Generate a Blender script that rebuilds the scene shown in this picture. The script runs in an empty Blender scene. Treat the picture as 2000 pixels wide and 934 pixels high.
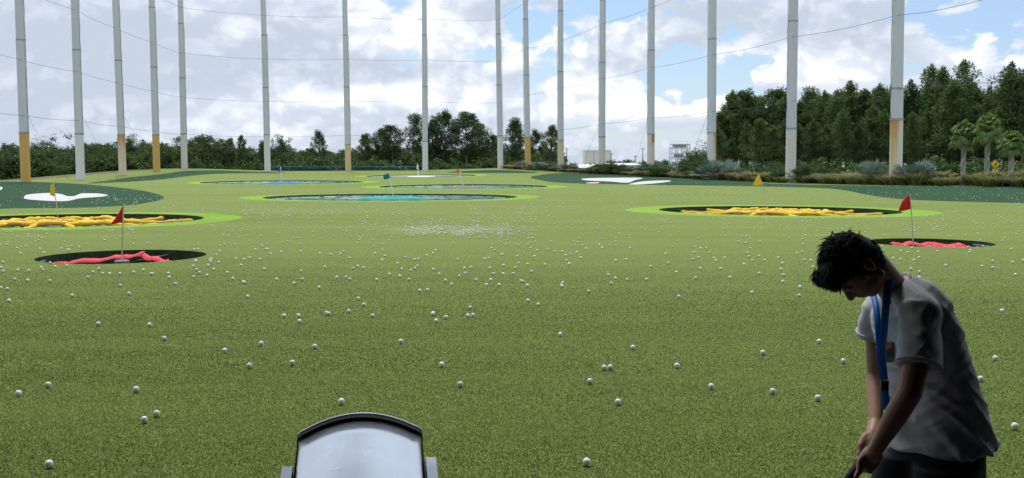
import bpy, bmesh, math, random
import numpy as np
from mathutils import Vector, Matrix, noise as mnoise
from mathutils.geometry import delaunay_2d_cdt
from mathutils.bvhtree import BVHTree
random.seed(11); RNG = np.random.default_rng(11)
SC = bpy.context.scene
COL = SC.collection
PI = math.pi

# ------------------------------------------------------------------ camera, sky, sun, exposure
F_PX, EYE, PITCH = 1900.0, 1.53, math.atan(137/1900.0)
cam = bpy.data.objects.new('camera', bpy.data.cameras.new('camera'))
COL.objects.link(cam); SC.camera = cam
cam.data.sensor_width = 36; cam.data.lens = 36*F_PX/2000
cam.data.clip_start = 0.05; cam.data.clip_end = 8000
cam.location = (0, 0, EYE); cam.rotation_euler = (PI/2-PITCH, 0, 0)

SUN_EL, SUN_AZ = math.radians(62), math.radians(-18)      # ahead of the camera, a little to the left
SUN_STRENGTH, SUN_ANGLE = 2.2, 12
WORLD_STRENGTH = 0.10
sun = bpy.data.objects.new('sun', bpy.data.lights.new('sun', 'SUN'))
COL.objects.link(sun)
sun.data.energy = SUN_STRENGTH; sun.data.angle = math.radians(SUN_ANGLE); sun.data.color = (1, .96, .9)
sd = Vector((math.sin(SUN_AZ)*math.cos(SUN_EL), math.cos(SUN_AZ)*math.cos(SUN_EL), math.sin(SUN_EL)))
sun.rotation_euler = sd.to_track_quat('Z', 'Y').to_euler()
sun.location = (0, 0, 60)
vs = SC.view_settings
vs.view_transform = 'Standard'; vs.look = 'None'; vs.gamma = 1; vs.exposure = 0.2; vs.use_curve_mapping = False
SC.cycles.max_bounces = 6; SC.cycles.transparent_max_bounces = 12

class NT:
    """small node-tree helper"""
    def __init__(s, tree): s.t = tree; s.n = tree.nodes; s.l = tree.links; s.n.clear()
    def new(s, kind, **kw):
        n = s.n.new(kind)
        for k, v in kw.items(): setattr(n, k, v)
        return n
    def put(s, sock, v):
        if v is None: return
        if hasattr(v, 'is_linked') or isinstance(v, bpy.types.NodeSocket): s.l.new(v, sock)
        else: sock.default_value = v
    def math(s, op, a, b=None, c=None, clamp=False):
        n = s.new('ShaderNodeMath', operation=op); n.use_clamp = clamp
        s.put(n.inputs[0], a); s.put(n.inputs[1], b)
        if c is not None: s.put(n.inputs[2], c)
        return n.outputs[0]
    def rng(s, v, a, b, c=0.0, d=1.0, smooth=False):
        n = s.new('ShaderNodeMapRange'); n.clamp = True
        if smooth: n.interpolation_type = 'SMOOTHSTEP'
        s.put(n.inputs[0], v); s.put(n.inputs[1], a); s.put(n.inputs[2], b); s.put(n.inputs[3], c); s.put(n.inputs[4], d)
        return n.outputs[0]
    def mix(s, f, a, b, blend='MIX'):
        n = s.new('ShaderNodeMix', data_type='RGBA', blend_type=blend)
        s.put(n.inputs[0], f)
        s.put(n.inputs[6], a if not isinstance(a, tuple) else (*a[:3], 1)); s.put(n.inputs[7], b if not isinstance(b, tuple) else (*b[:3], 1))
        return n.outputs[2]
    def noise(s, vec, scale, detail=4, rough=.55, dist=0.0, dims='3D'):
        n = s.new('ShaderNodeTexNoise', noise_dimensions=dims); s.put(n.inputs['Vector'], vec)
        n.inputs['Scale'].default_value = scale; n.inputs['Detail'].default_value = detail
        n.inputs['Roughness'].default_value = rough; n.inputs['Distortion'].default_value = dist
        return n.outputs['Fac']
    def mapping(s, vec, scale=(1, 1, 1), loc=(0, 0, 0), rot=(0, 0, 0)):
        n = s.new('ShaderNodeMapping'); s.put(n.inputs['Vector'], vec)
        n.inputs['Scale'].default_value = scale; n.inputs['Location'].default_value = loc; n.inputs['Rotation'].default_value = rot
        return n.outputs[0]
    def xyz(s, x, y, z=0.0):
        n = s.new('ShaderNodeCombineXYZ'); s.put(n.inputs[0], x); s.put(n.inputs[1], y); s.put(n.inputs[2], z)
        return n.outputs[0]

# --- the world: Nishita sky behind broken cumulus and a thin grey cloud deck, laid out by azimuth and elevation
world = bpy.data.worlds.new('World'); SC.world = world; world.use_nodes = True
world.cycles.sampling_method = 'MANUAL'; world.cycles.sample_map_resolution = 256
w = NT(world.node_tree)
sky = w.new('ShaderNodeTexSky', sky_type='NISHITA'); sky.sun_disc = False
sky.sun_elevation = SUN_EL; sky.sun_rotation = SUN_AZ; sky.air_density = 1.0; sky.dust_density = 1.0
tc = w.new('ShaderNodeTexCoord')
sep = w.new('ShaderNodeSeparateXYZ'); w.l.new(tc.outputs['Generated'], sep.inputs[0])
az = w.math('ARCTAN2', sep.outputs[0], sep.outputs[1])
el = w.math('ARCSINE', sep.outputs[2])
def sky_blob(x, y, rx, ry, amp):
    """soft patch of the sky around pixel direction (x, y) of the photograph, radii in hundredths of a radian"""
    a0, e0 = math.atan((x-1000)/F_PX), (330-y)/F_PX
    dx = w.math('MULTIPLY', w.math('SUBTRACT', az, a0), 100/rx)
    dy = w.math('MULTIPLY', w.math('SUBTRACT', el, e0), 100/ry)
    d = w.math('SQRT', w.math('ADD', w.math('MULTIPLY', dx, dx), w.math('MULTIPLY', dy, dy)))
    return w.rng(d, 0.25, 1.0, amp, 0.0, True)
def total(lst):
    t = lst[0]
    for q in lst[1:]: t = w.math('ADD', t, q)
    return t
def cloud_density(dx, dy):
    p = w.xyz(w.math('ADD', az, dx), w.math('MULTIPLY', w.math('ADD', el, dy), 1.35), 0.37)
    big = w.noise(p, 7.0, 1, .5, 0, '2D')
    wob = w.noise(p, 26, 2, .55, 0, '2D')
    p2 = w.new('ShaderNodeVectorMath', operation='ADD'); w.l.new(p, p2.inputs[0])
    ofs = w.xyz(w.math('MULTIPLY', wob, .035), w.math('MULTIPLY', big, .03), 0.0); w.l.new(ofs, p2.inputs[1])
    fine = w.noise(p2.outputs[0], 17, 7, .58, 0, '2D')
    vor = w.new('ShaderNodeTexVoronoi', feature='F1', voronoi_dimensions='2D'); w.l.new(p2.outputs[0], vor.inputs['Vector'])
    vor.inputs['Scale'].default_value = 26; vor.inputs['Detail'].default_value = 3; vor.inputs['Roughness'].default_value = .55
    puff = w.math('SUBTRACT', 1.0, vor.outputs['Distance'])
    return w.math('ADD', w.math('ADD', w.math('MULTIPLY', big, .5), w.math('MULTIPLY', fine, .62)), w.math('MULTIPLY', puff, .22)), big
den, big = cloud_density(0.0, 0.0)
den_up, _ = cloud_density(-.006, .011)
gaps = total([sky_blob(1335, 165, 8, 4.2, .33), sky_blob(1860, 60, 11, 4.2, .36), sky_blob(1215, 15, 4.5, 3.0, .32), sky_blob(690, 195, 2.2, 1.6, .22),
              sky_blob(945, 110, 3.6, 2.0, .26), sky_blob(1025, 50, 3.2, 2.6, .26), sky_blob(1250, 270, 9, 2.2, .18), sky_blob(1470, 150, 5, 3, .2),
              sky_blob(1560, 290, 9, 4, .15),
              sky_blob(120, 150, 34, 16, -.4), sky_blob(520, 100, 14, 9, -.25)])
white = total([sky_blob(760, 50, 7, 6, .5), sky_blob(860, 80, 6, 5, .4), sky_blob(625, 195, 5, 1.5, .45), sky_blob(760, 190, 7, 2, .45), sky_blob(900, 190, 9, 2.6, .4),
               sky_blob(1080, 90, 7, 4.5, .4), sky_blob(1130, 200, 9, 5, .45), sky_blob(1240, 60, 6, 4, .25), sky_blob(1320, 200, 9, 3.5, .5), sky_blob(1450, 130, 7, 4, .35),
               sky_blob(1640, 160, 9, 3, .42), sky_blob(1920, 120, 8, 3.5, .55), sky_blob(985, 110, 4, 3, .35), sky_blob(1590, 100, 6, 4, .2), sky_blob(180, 40, 8, 4, .22), sky_blob(300, 200, 14, 6, .18), sky_blob(420, 60, 8, 4, .2), sky_blob(520, 230, 16, 4, .2)])
greys = total([sky_blob(60, 150, 22, 11, .26), sky_blob(320, 120, 14, 8, .2), sky_blob(580, 110, 8, 3, .25), sky_blob(760, 135, 8, 2, .22), sky_blob(1650, 70, 9, 3, .25),
               sky_blob(1440, 60, 9, 3, .12)])
lit = w.rng(w.math('SUBTRACT', den, den_up), -.07, .11, 0.0, 1.0)
body = w.rng(den, .50, .92, 0.0, 1.0)
bright = w.math('ADD', w.math('MULTIPLY', lit, .30), w.math('MULTIPLY', body, .36))
bright = w.math('SUBTRACT', w.math('ADD', bright, w.math('MULTIPLY', white, 1.12)), greys)
ramp = w.new('ShaderNodeValToRGB'); w.put(ramp.inputs[0], bright)
for e in list(ramp.color_ramp.elements)[1:]: ramp.color_ramp.elements.remove(e)
ramp.color_ramp.elements[0].position = 0.0; ramp.color_ramp.elements[0].color = (.515, .58, .68, 1)
for pos, c in ((.30, (.60, .665, .77)), (.56, (.72, .775, .86)), (.78, (.90, .915, .94)), (1.0, (1.03, 1.01, .985))):
    e = ramp.color_ramp.elements.new(pos); e.color = (*c, 1)
cover = w.rng(w.math('SUBTRACT', den, gaps), .36, .50, 0.0, 1.0, True)
boost = w.rng(el, .20, 1.1, 10.0, 17.0, True)               # the cloud deck overhead is brighter than near the horizon
ccol = w.mix(1.0, ramp.outputs[0], w.xyz(boost, boost, boost), 'MULTIPLY')
blue = w.mix(1.0, sky.outputs[0], (.87, 1.02, 1.22), 'MULTIPLY')
hazy = w.mix(w.rng(el, .0, .12, .6, .2), blue, (6.6, 7.4, 8.6))
full = w.mix(cover, hazy, ccol)
bg = w.new('ShaderNodeBackground'); w.l.new(full, bg.inputs[0]); bg.inputs[1].default_value = WORLD_STRENGTH
wo = w.new('ShaderNodeOutputWorld'); w.l.new(bg.outputs[0], wo.inputs[0])

# ------------------------------------------------------------------ helpers
def ray(px, py):
    u, v = (px-1000)/F_PX, (467-py)/F_PX
    return Vector((u, math.cos(PITCH)+v*math.sin(PITCH), -math.sin(PITCH)+v*math.cos(PITCH)))
def W(px, py, d):
    r = ray(px, py); return Vector((0, 0, EYE)) + r*(d/r.y)
def X(px, d): return (px-1000)*d/F_PX
def Z(py, d): return EYE + (330-py)*d/F_PX
class MB:
    def __init__(s): s.v = []; s.f = []
    def add(s, v, f):
        o = len(s.v); s.v += [tuple(q) for q in v]; s.f += [tuple(i+o for i in q) for q in f]
    def box(s, lo, hi):
        (a, b, c), (d, e, g) = lo, hi
        s.add([(a,b,c),(d,b,c),(d,e,c),(a,e,c),(a,b,g),(d,b,g),(d,e,g),(a,e,g)], [(0,3,2,1),(4,5,6,7),(0,1,5,4),(1,2,6,5),(2,3,7,6),(3,0,4,7)])
    def tube(s, pts, r, n=8, caps=True):
        pts = [Vector(p) for p in pts]; rs = r if isinstance(r, (list, tuple)) else [r]*len(pts)
        o = len(s.v); ref = None
        for i, p in enumerate(pts):
            t = (pts[min(i+1, len(pts)-1)]-pts[max(i-1, 0)]).normalized()
            if ref is None: ref = Vector((1, 0, 0)) if abs(t.x) < .8 else Vector((0, 1, 0))
            a = (ref - t*ref.dot(t)).normalized(); ref = a; b = t.cross(a)
            for k in range(n):
                q = p + (a*math.cos(2*PI*k/n) + b*math.sin(2*PI*k/n))*rs[i]; s.v.append(tuple(q))
        for i in range(len(pts)-1):
            for k in range(n):
                s.f.append((o+i*n+k, o+i*n+(k+1) % n, o+(i+1)*n+(k+1) % n, o+(i+1)*n+k))
        if caps:
            s.f.append(tuple(o+k for k in reversed(range(n)))); s.f.append(tuple(o+(len(pts)-1)*n+k for k in range(n)))
    def loft(s, rings, caps=True):
        o = len(s.v); n = len(rings[0])
        for r in rings: s.v += [tuple(q) for q in r]
        for i in range(len(rings)-1):
            for k in range(n): s.f.append((o+i*n+k, o+i*n+(k+1) % n, o+(i+1)*n+(k+1) % n, o+(i+1)*n+k))
        if caps:
            s.f.append(tuple(o+k for k in reversed(range(n)))); s.f.append(tuple(o+(len(rings)-1)*n+k for k in range(n)))
    def ellipsoid(s, c, axes, radii, nu=20, nv=12):
        c = Vector(c); A = [Vector(a).normalized()*r for a, r in zip(axes, radii)]
        rings = []
        for j in range(nv+1):
            th = PI*(j+.02)/(nv+.04)
            rings.append([c + (A[0]*math.cos(2*PI*k/nu)+A[1]*math.sin(2*PI*k/nu))*math.sin(th) - A[2]*math.cos(th) for k in range(nu)])
        s.loft(rings)
    def capsule(s, p0, p1, r0, r1, n=14):
        p0, p1 = Vector(p0), Vector(p1); t = (p1-p0).normalized(); pts = []; rs = []
        for k in range(6): a = PI/2*(1-k/6); pts.append(p0 - t*r0*math.sin(a)); rs.append(max(r0*math.cos(a), r0*.03))
        pts.append(p0); rs.append(r0); pts.append(p1); rs.append(r1)
        for k in range(1, 7): a = PI/2*k/6; pts.append(p1 + t*r1*math.sin(a)); rs.append(max(r1*math.cos(a), r1*.03))
        s.tube(pts, rs, n)
    def mesh(s, name):
        me = bpy.data.meshes.new(name); me.from_pydata(s.v, [], s.f); me.update(); return me
    def build(s, name, mat, parent=None, smooth=False, loc=None):
        return link(name, s.mesh(name), mat, parent, smooth, loc)
def link(name, me, mat, parent=None, smooth=False, loc=None):
    o = bpy.data.objects.new(name, me); COL.objects.link(o)
    for m in (mat if isinstance(mat, (list, tuple)) else [mat]): me.materials.append(m)
    if smooth: me.polygons.foreach_set('use_smooth', [True]*len(me.polygons)); me.update()
    if parent: o.parent = parent
    if loc is not None: o.location = loc
    return o
def recentre(me, base):
    me.transform(Matrix.Translation(-Vector(base))); me.update(); return me
def empty(name, loc=(0, 0, 0), rz=0.0):
    o = bpy.data.objects.new(name, None); COL.objects.link(o); o.location = loc; o.rotation_euler = (0, 0, rz)
    o.empty_display_size = .2; return o
def tag(o, label, cat, group=None, kind=None):
    o['label'] = label; o['category'] = cat; o['kind'] = 'thing'
    if group: o['group'] = group
    if kind: o['kind'] = kind
    return o
def struct(o, label=None):
    o['kind'] = 'structure'
    if label: o['label'] = label
    return o
def children(o): return [c for c in list(o.children)]
def copy_tree(o, kids, parent=None):
    c = o.copy(); COL.objects.link(c)
    if parent: c.parent = parent
    for k in kids:
        d = k.copy(); COL.objects.link(d); d.parent = c
    return c

def principled(name, col=(.5, .5, .5), rough=.6, metal=0.0, spec=.4):
    m = bpy.data.materials.new(name); m.use_nodes = True; n = NT(m.node_tree)
    b = n.new('ShaderNodeBsdfPrincipled'); o = n.new('ShaderNodeOutputMaterial'); n.l.new(b.outputs[0], o.inputs[0])
    b.inputs['Base Color'].default_value = (*col, 1); b.inputs['Roughness'].default_value = rough
    b.inputs['Metallic'].default_value = metal; b.inputs['Specular IOR Level'].default_value = spec
    return m, n, b
def bump(n, b, h, strength=.3, dist=.01):
    q = n.new('ShaderNodeBump'); q.inputs['Strength'].default_value = strength; q.inputs['Distance'].default_value = dist
    n.l.new(h, q.inputs['Height']); n.l.new(q.outputs[0], b.inputs['Normal'])
def obj_coord(n):
    t = n.new('ShaderNodeTexCoord'); return t.outputs['Object']
def mottled(name, c1, c2, scale=4, rough=.7, stretch=(1, 1, 1), metal=0.0, bmp=0.0, spec=.35, detail=5):
    m, n, b = principled(name, c1, rough, metal, spec)
    v = n.mapping(obj_coord(n), stretch); f = n.noise(v, scale, detail, .6)
    n.l.new(n.mix(n.rng(f, .32, .68), c1, c2), b.inputs['Base Color'])
    if bmp: bump(n, b, f, bmp, .02)
    return m
def leaf_mat(name, c1, c2, trans=.3, tips=None, sheen_bands=False):
    m = bpy.data.materials.new(name); m.use_nodes = True; n = NT(m.node_tree)
    g = n.new('ShaderNodeNewGeometry'); oi = n.new('ShaderNodeObjectInfo')
    f = n.math('ADD', n.math('MULTIPLY', g.outputs['Random Per Island'], .55), n.math('MULTIPLY', oi.outputs['Random'], .45))
    nz = n.noise(obj_coord(n), .55, 3)
    f = n.math('ADD', f, n.math('MULTIPLY', n.math('SUBTRACT', nz, .5), .9), clamp=True)
    if sheen_bands:
        ln = n.noise(n.mapping(obj_coord(n), (.10, .85, 1)), 1.3, 5, .62); f = n.math('ADD', n.math('MULTIPLY', f, .42), n.rng(ln, .33, .67, -.26, .72), clamp=True)  # bands in the colour imitate light and dark sheen of leaning pile
    col = n.mix(f, c1, c2)
    if tips:
        s2 = n.new('ShaderNodeSeparateXYZ'); n.l.new(obj_coord(n), s2.inputs[0])
        col = n.mix(n.rng(s2.outputs[2], tips[1], tips[2]), col, tips[0])
    d = n.new('ShaderNodeBsdfDiffuse'); t = n.new('ShaderNodeBsdfTranslucent'); gl = n.new('ShaderNodeBsdfGlossy')
    gl.inputs['Roughness'].default_value = .45; gl.inputs['Color'].default_value = (.6, .65, .6, 1)
    for q in (d, t): n.l.new(col, q.inputs[0])
    a = n.new('ShaderNodeMixShader'); a.inputs[0].default_value = trans; n.l.new(d.outputs[0], a.inputs[1]); n.l.new(t.outputs[0], a.inputs[2])
    a2 = n.new('ShaderNodeMixShader'); a2.inputs[0].default_value = .05; n.l.new(a.outputs[0], a2.inputs[1]); n.l.new(gl.outputs[0], a2.inputs[2])
    o = n.new('ShaderNodeOutputMaterial'); n.l.new(a2.outputs[0], o.inputs[0])
    return m
# ------------------------------------------------------------------ poles of the field: base pixel, top pixel, distance (read from the photograph)
POLES = [  # px_base, py_base, px_top(at py 0), d, width px, joints(py), base section top py, style
    (52, 355, 39, 98, 18.5, (82,), 260, 'orange'), (159, 352, 147.5, 110, 16.5, (101,), 262, 'white'),
    (241.5, 342, 227.5, 122, 14.5, (121,), 264, 'streak'), (308, 335, 298, 135, 13.5, (20, 134), 264, 'orange'),
    (362, 330, 354, 150, 12.3, (51, 155), 262, 'cream'), (524, 335, 515, 158, 12, (73, 173), 264, 'white'),
    (681, 334, 674, 160, 11.5, (73, 172), 283, 'tan'), (831, 334, 829, 160, 11.3, (73, 171), 277, 'white'),
    (977.5, 329, 972, 165, 11.5, (71, 168), 266, 'white'), (1031, 331, 1026, 160, 12, (43, 149), 269, 'orange'),
    (1095, 333, 1094.5, 152, 12.5, (27, 143), 274, 'yellow'), (1175, 338, 1177, 141, 13.5, (6, 125), 268, 'creamline'),
    (1270.5, 343, 1272, 131, 14.5, (102,), 263, 'patch'), (1389, 350, 1391, 115, 17, (80,), 260, 'rightstreak'),
    (1543, 361, 1549, 95, 20, (46,), 252, 'creamline'), (1748, 363, 1754, 76, 24.5, (4, 175), 234, 'leftrust')]
def ground_z_from_px(py, d): return Z(py, d)

# ------------------------------------------------------------------ terrain height: a smooth surface through measured points
CTRL = [(-60,0,0),(-20,0,0),(20,0,0),(60,0,0),(-60,35,0),(-25,35,0),(0,35,0),(25,35,0),(50,35,.1),(-60,65,.05),(-25,62,0),(0,58,0),(22,58,0.02),(36,64,.33),
        (-4,75,.0),(-4,89,.14),(-23,92,.07),(-23,108,.26),(-46,80,.1),(-49,98,.22),(-49,110,.30),(-49,122,.76),(-49,135,1.17),(-50,150,1.53),(-46,157,1.45),
        (-39.6,158,1.12),(-27,160,1.19),(-14,160,1.19),(-9,132,.42),(-9,148,.74),(-2,164,1.62),(2.6,160,1.45),(7.6,152,1.29),(13,141,.94),(18.6,131,.66),
        (23.5,115,.40),(27,95,.16),(30,76,.27),(-30,135,.55),(8,110,.3),(14,90,.1),(-35,148,.8),(-70,98,.1),(-70,150,1.2),(-27,178,1.2),(10,178,1.4),(40,130,.5),(45,90,.3),(55,60,.3)]
cx = np.array([c[:2] for c in CTRL], float)/50; cz = np.array([c[2] for c in CTRL], float)
def tps(r2): return np.where(r2 > 1e-12, r2*np.log(np.maximum(r2, 1e-12)), 0.0)
D2 = ((cx[:, None]-cx[None])**2).sum(-1); N = len(cx)
A = np.zeros((N+3, N+3)); A[:N, :N] = tps(D2)+np.eye(N)*2e-3; A[:N, N] = 1; A[:N, N+1:] = cx; A[N, :N] = 1; A[N+1:, :N] = cx.T
sol = np.linalg.solve(A, np.r_[cz, 0, 0, 0])
FIELD = [(-52,4.05),(-52,98),(-51.5,135),(-52,151),(-46,159.5),(-39,161),(-14,162),(-2.5,166),(1.5,159),(5,151),(10.5,139.5),(16.2,129.3),(21.9,112.8),(26.8,93.6),(29.4,74.7),(35.5,61),(50,40),(50,4.05)]
FP = np.array(FIELD)
def inside(poly, x, y):
    x = np.asarray(x, float); y = np.asarray(y, float); r = np.zeros(x.shape, bool); n = len(poly)
    for i in range(n):
        (x1, y1), (x2, y2) = poly[i][:2], poly[(i+1) % n][:2]
        if y1 == y2: continue
        c = ((y1 > y) != (y2 > y)) & (x < (x2-x1)*(y-y1)/(y2-y1)+x1); r ^= c
    return r
def edge_dist(poly, x, y):
    best = np.full(np.shape(x), 1e9)
    for i in range(len(poly)):
        a = np.array(poly[i][:2], float); b = np.array(poly[(i+1) % len(poly)][:2], float); ab = b-a
        t = np.clip(((x-a[0])*ab[0]+(y-a[1])*ab[1])/(ab@ab), 0, 1)
        best = np.minimum(best, np.hypot(x-a[0]-t*ab[0], y-a[1]-t*ab[1]))
    return best
LOW = -0.9
def H(x, y):
    x = np.atleast_1d(np.asarray(x, float)); y = np.atleast_1d(np.asarray(y, float))
    p = np.stack([x, y], -1)/50
    r2 = ((p[..., None, :]-cx)**2).sum(-1)
    z = tps(r2)@sol[:N] + sol[N] + p@sol[N+1:]
    s = np.clip((y-12)/40, 0, 1); z = z*(s*s*(3-2*s))
    out = np.where(inside(FIELD, x, y), 0, edge_dist(FIELD, x, y))
    t = np.clip((out-4)/13, 0, 1); t = t*t*(3-2*t)
    return np.clip(z, -.3, 2.2)*(1-t) + (LOW-.15)*t
def h1(x, y): return float(H(x, y)[0])
def G(px, py, dmin=4.0, dmax=168.0):
    """where the sight line through a pixel of the photograph meets the turf"""
    ds = np.geomspace(dmin, dmax, 900); r = ray(px, py)
    xs = r.x/r.y*ds; zs = EYE + r.z/r.y*ds; hz = H(xs, ds)
    hit = np.nonzero(zs <= hz)[0]
    i = int(hit[0]) if len(hit) else int(np.argmin(zs-hz))
    if i > 0 and len(hit):
        a, b = zs[i-1]-hz[i-1], zs[i]-hz[i]; t = a/(a-b) if a != b else 0
        d = ds[i-1]+t*(ds[i]-ds[i-1])
    else: d = ds[i]
    return (float(r.x/r.y*d), float(d))

# ------------------------------------------------------------------ pits and painted zones
def pit(px, d, r, ring, kind): return dict(x=X(px, d), y=d, r=r, R=r+ring, kind=kind)
PITS = [pit(237, 17.0, 1.40, 0, 'red'), pit(1818, 20.2, 1.24, 0, 'red'), pit(125, 29.2, 4.0, 1.15, 'yellow'), pit(1518, 36.2, 4.35, 1.25, 'yellow'),
        pit(766, 53.6, 6.9, 1.25, 'teal'), pit(906, 82, 7.1, 1.5, 'brown'), pit(554, 100, 8.2, 1.3, 'blue'), pit(823, 140, 7.9, 1.6, 'white')]
def circle(c, r, n=72, wob=0.0, ph=0.0):
    return [(c['x']+math.cos(2*PI*k/n)*r*(1+wob*math.sin(3*2*PI*k/n+ph)), c['y']+math.sin(2*PI*k/n)*r*(1+wob*math.cos(2*2*PI*k/n+ph))) for k in range(n)]
def px_poly(pts, n=6):
    """closed smooth outline through photograph pixels, set down on the turf"""
    P = [G(*q) for q in pts]; out = []
    m = len(P)
    for i in range(m):
        p0, p1, p2, p3 = (np.array(P[(i+k-1) % m]) for k in range(4))
        for k in range(n):
            t = k/n; out.append(tuple(.5*((2*p1)+(p2-p0)*t+(2*p0-5*p1+4*p2-p3)*t*t+(3*p1-p0-3*p2+p3)*t**3)))
    return out
DARK = [px_poly([(-60,357),(20,355),(130,358),(200,363),(275,372),(319,384),(300,394),(240,402),(150,406),(40,407),(-120,407),(-200,380)]),
        px_poly([(170,358),(235,349),(310,341),(365,334),(430,333),(500,335.5),(560,337.5),(500,338.5),(420,340),(360,345),(320,350),(240,356)]),
        px_poly([(870,337),(930,333),(985,332.5),(1030,335),(1050,338),(985,338.2)], 4),
        px_poly([(1038,345),(1100,338),(1250,341),(1400,350),(1545,360),(1750,363),(2000,364),(2120,368),(2120,396),(1900,394.5),(1760,389),(1690,380),(1655,373),(1590,367),(1400,363),(1250,361),(1100,357.5),(1055,352)], 4)]
SAND = [px_poly([(52,389),(47,386),(55,380),(95,377),(118,379),(131,383),(145,383),(160,378),(190,378),(210,381),(200,384),(160,387),(135,392),(110,393),(80,391.5)]),
        px_poly([(1138,349),(1180,347.5),(1252,347.5),(1240,352),(1224,357),(1190,354.5),(1145,352.5)]),
        px_poly([(1229,359.5),(1255,354.5),(1300,352.5),(1309,354.5),(1270,359),(1240,360.5)]),
        px_poly([(1145,357),(1168,356),(1168,358),(1150,358.2)], 3),
        px_poly([(-30,373),(0,365),(5,368),(-5,373)], 3)]
WORN = []
rv, re = [], []
def add_loop(pts):
    o = len(rv); rv.extend(Vector(p[:2]) for p in pts); n = len(pts); re.extend((o+i, o+(i+1) % n) for i in range(n))
OUTER = [(-85, 4.05), (85, 4.05), (85, 195), (-85, 195)]
add_loop(OUTER); add_loop(FIELD)
for c in PITS:
    add_loop(circle(c, c['r']))
    if c['R'] > c['r']: add_loop(circle(c, c['R'], 72, .015, c['x']))
for p in DARK+SAND: add_loop(p)
ys = np.r_[np.arange(5, 40, 2.0), np.arange(40, 196, 2.6)]
gx, gy = [q.ravel() for q in np.meshgrid(np.arange(-84, 85, 2.6), ys)]
keep = np.ones(len(gx), bool)
for c in PITS: keep &= np.hypot(gx-c['x'], gy-c['y']) > c['r']+.05
rv.extend(Vector((float(a), float(b))) for a, b in zip(gx[keep], gy[keep]))
cv, ce, cf = delaunay_2d_cdt(rv, re, [], 0, 1e-4)[:3]
V = np.array([(p.x, p.y) for p in cv]); T = np.array([t for t in cf if len(t) == 3])
cen = V[T].mean(1)
zone = np.where(inside(FIELD, cen[:, 0], cen[:, 1]), 1, 0)       # 0 bank outside, 1 turf
for p in DARK: zone[(zone == 1) & inside(p, cen[:, 0], cen[:, 1])] = 2
for p in SAND: zone[(zone >= 1) & inside(p, cen[:, 0], cen[:, 1])] = 3
for c in PITS:
    if c['R'] > c['r']: zone[inside(circle(c, c['R'], 72, .015, c['x']), cen[:, 0], cen[:, 1]) & (zone >= 1)] = 4
for c in PITS: zone[inside(circle(c, c['r']), cen[:, 0], cen[:, 1])] = -1
Zs = H(V[:, 0], V[:, 1])
def zone_mesh(name, z, mat, pick=None):
    sel = T[(zone == z) if pick is None else ((zone == z) & pick)]
    ids, inv = np.unique(sel, return_inverse=True); inv = inv.reshape(sel.shape)
    # keep faces up
    me = bpy.data.meshes.new(name)
    vv = [(V[i, 0], V[i, 1], Zs[i]) for i in ids]; ff = []
    for a, b, c in inv:
        A_, B_, C_ = vv[a], vv[b], vv[c]
        ff.append((a, b, c) if (B_[0]-A_[0])*(C_[1]-A_[1])-(B_[1]-A_[1])*(C_[0]-A_[0]) > 0 else (a, c, b))
    me.from_pydata(vv, [], ff); me.update()
    return struct(link(name, me, mat, smooth=True))

def turf_mat(name, c1, c2, c3, sheen=.25, worn=False):
    m, n, b = principled(name, c1, .9, 0, .06)
    o = obj_coord(n)
    blades = n.noise(n.mapping(o, (1, .55, 1)), 95, 3, .7)
    tuft = n.noise(n.mapping(o, (1, .7, 1)), 24, 3, .6)
    lane = n.noise(n.mapping(o, (.045, .38, 1)), 1.6, 5, .6)
    wide = n.noise(n.mapping(o, (.02, .075, 1)), 1.3, 3, .5)
    col = n.mix(n.rng(lane, .34, .66), tuple(q*.86 for q in c1), tuple(q*1.06 for q in c2))
    col = n.mix(n.math('MULTIPLY', n.rng(wide, .38, .66), .75), col, c3)
    col = n.mix(n.rng(blades, .34, .66), n.mix(.62, col, (.012, .02, .006)), n.mix(.35, col, tuple(min(1, q*2.1) for q in c2)))
    col = n.mix(n.rng(tuft, .32, .66, .34, 0.0), col, (.02, .03, .01))
    if worn:
        s = n.new('ShaderNodeSeparateXYZ'); n.l.new(o, s.inputs[0])
        wx, wy = G(870, 449)
        dx = n.math('MULTIPLY', n.math('SUBTRACT', s.outputs[0], wx), 1/1.9); dy = n.math('MULTIPLY', n.math('SUBTRACT', s.outputs[1], wy), 1/1.9)
        r = n.math('SQRT', n.math('ADD', n.math('MULTIPLY', dx, dx), n.math('MULTIPLY', dy, dy)))
        sp = n.noise(n.mapping(o, (.5, 1.0, 1)), 2.2, 6, .7)
        f = n.math('MULTIPLY', n.rng(r, .3, 1.1, 1.0, 0.0, True), n.rng(sp, .4, .66))
        col = n.mix(n.math('MULTIPLY', f, .8), col, (.38, .42, .28))
    n.l.new(col, b.inputs['Base Color'])
    b.inputs['Sheen Weight'].default_value = sheen; b.inputs['Sheen Roughness'].default_value = .45; b.inputs['Sheen Tint'].default_value = (.75, .95, .3, 1)
    bump(n, b, n.math('ADD', blades, n.math('MULTIPLY', tuft, .7)), .85, .02)
    return m
M_TURF = turf_mat('olive_turf', (.180, .230, .050), (.235, .29, .072), (.26, .295, .095), .22, True)
M_DTURF = turf_mat('dark_turf', (.024, .072, .034), (.035, .092, .046), (.042, .10, .052), .0)
M_LIME = turf_mat('lime_turf', (.24, .46, .035), (.30, .54, .05), (.34, .57, .08), .2)
M_SAND = mottled('white_turf', (.50, .485, .46), (.60, .585, .56), .9, .95)
M_BED = mottled('mulch', (.085, .065, .035), (.15, .16, .06), .7, .95, bmp=.5)
M_GROUND = mottled('rough_grass', (.06, .085, .03), (.12, .13, .05), .12, .95)
zone_mesh('field_turf', 1, M_TURF); 
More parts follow.
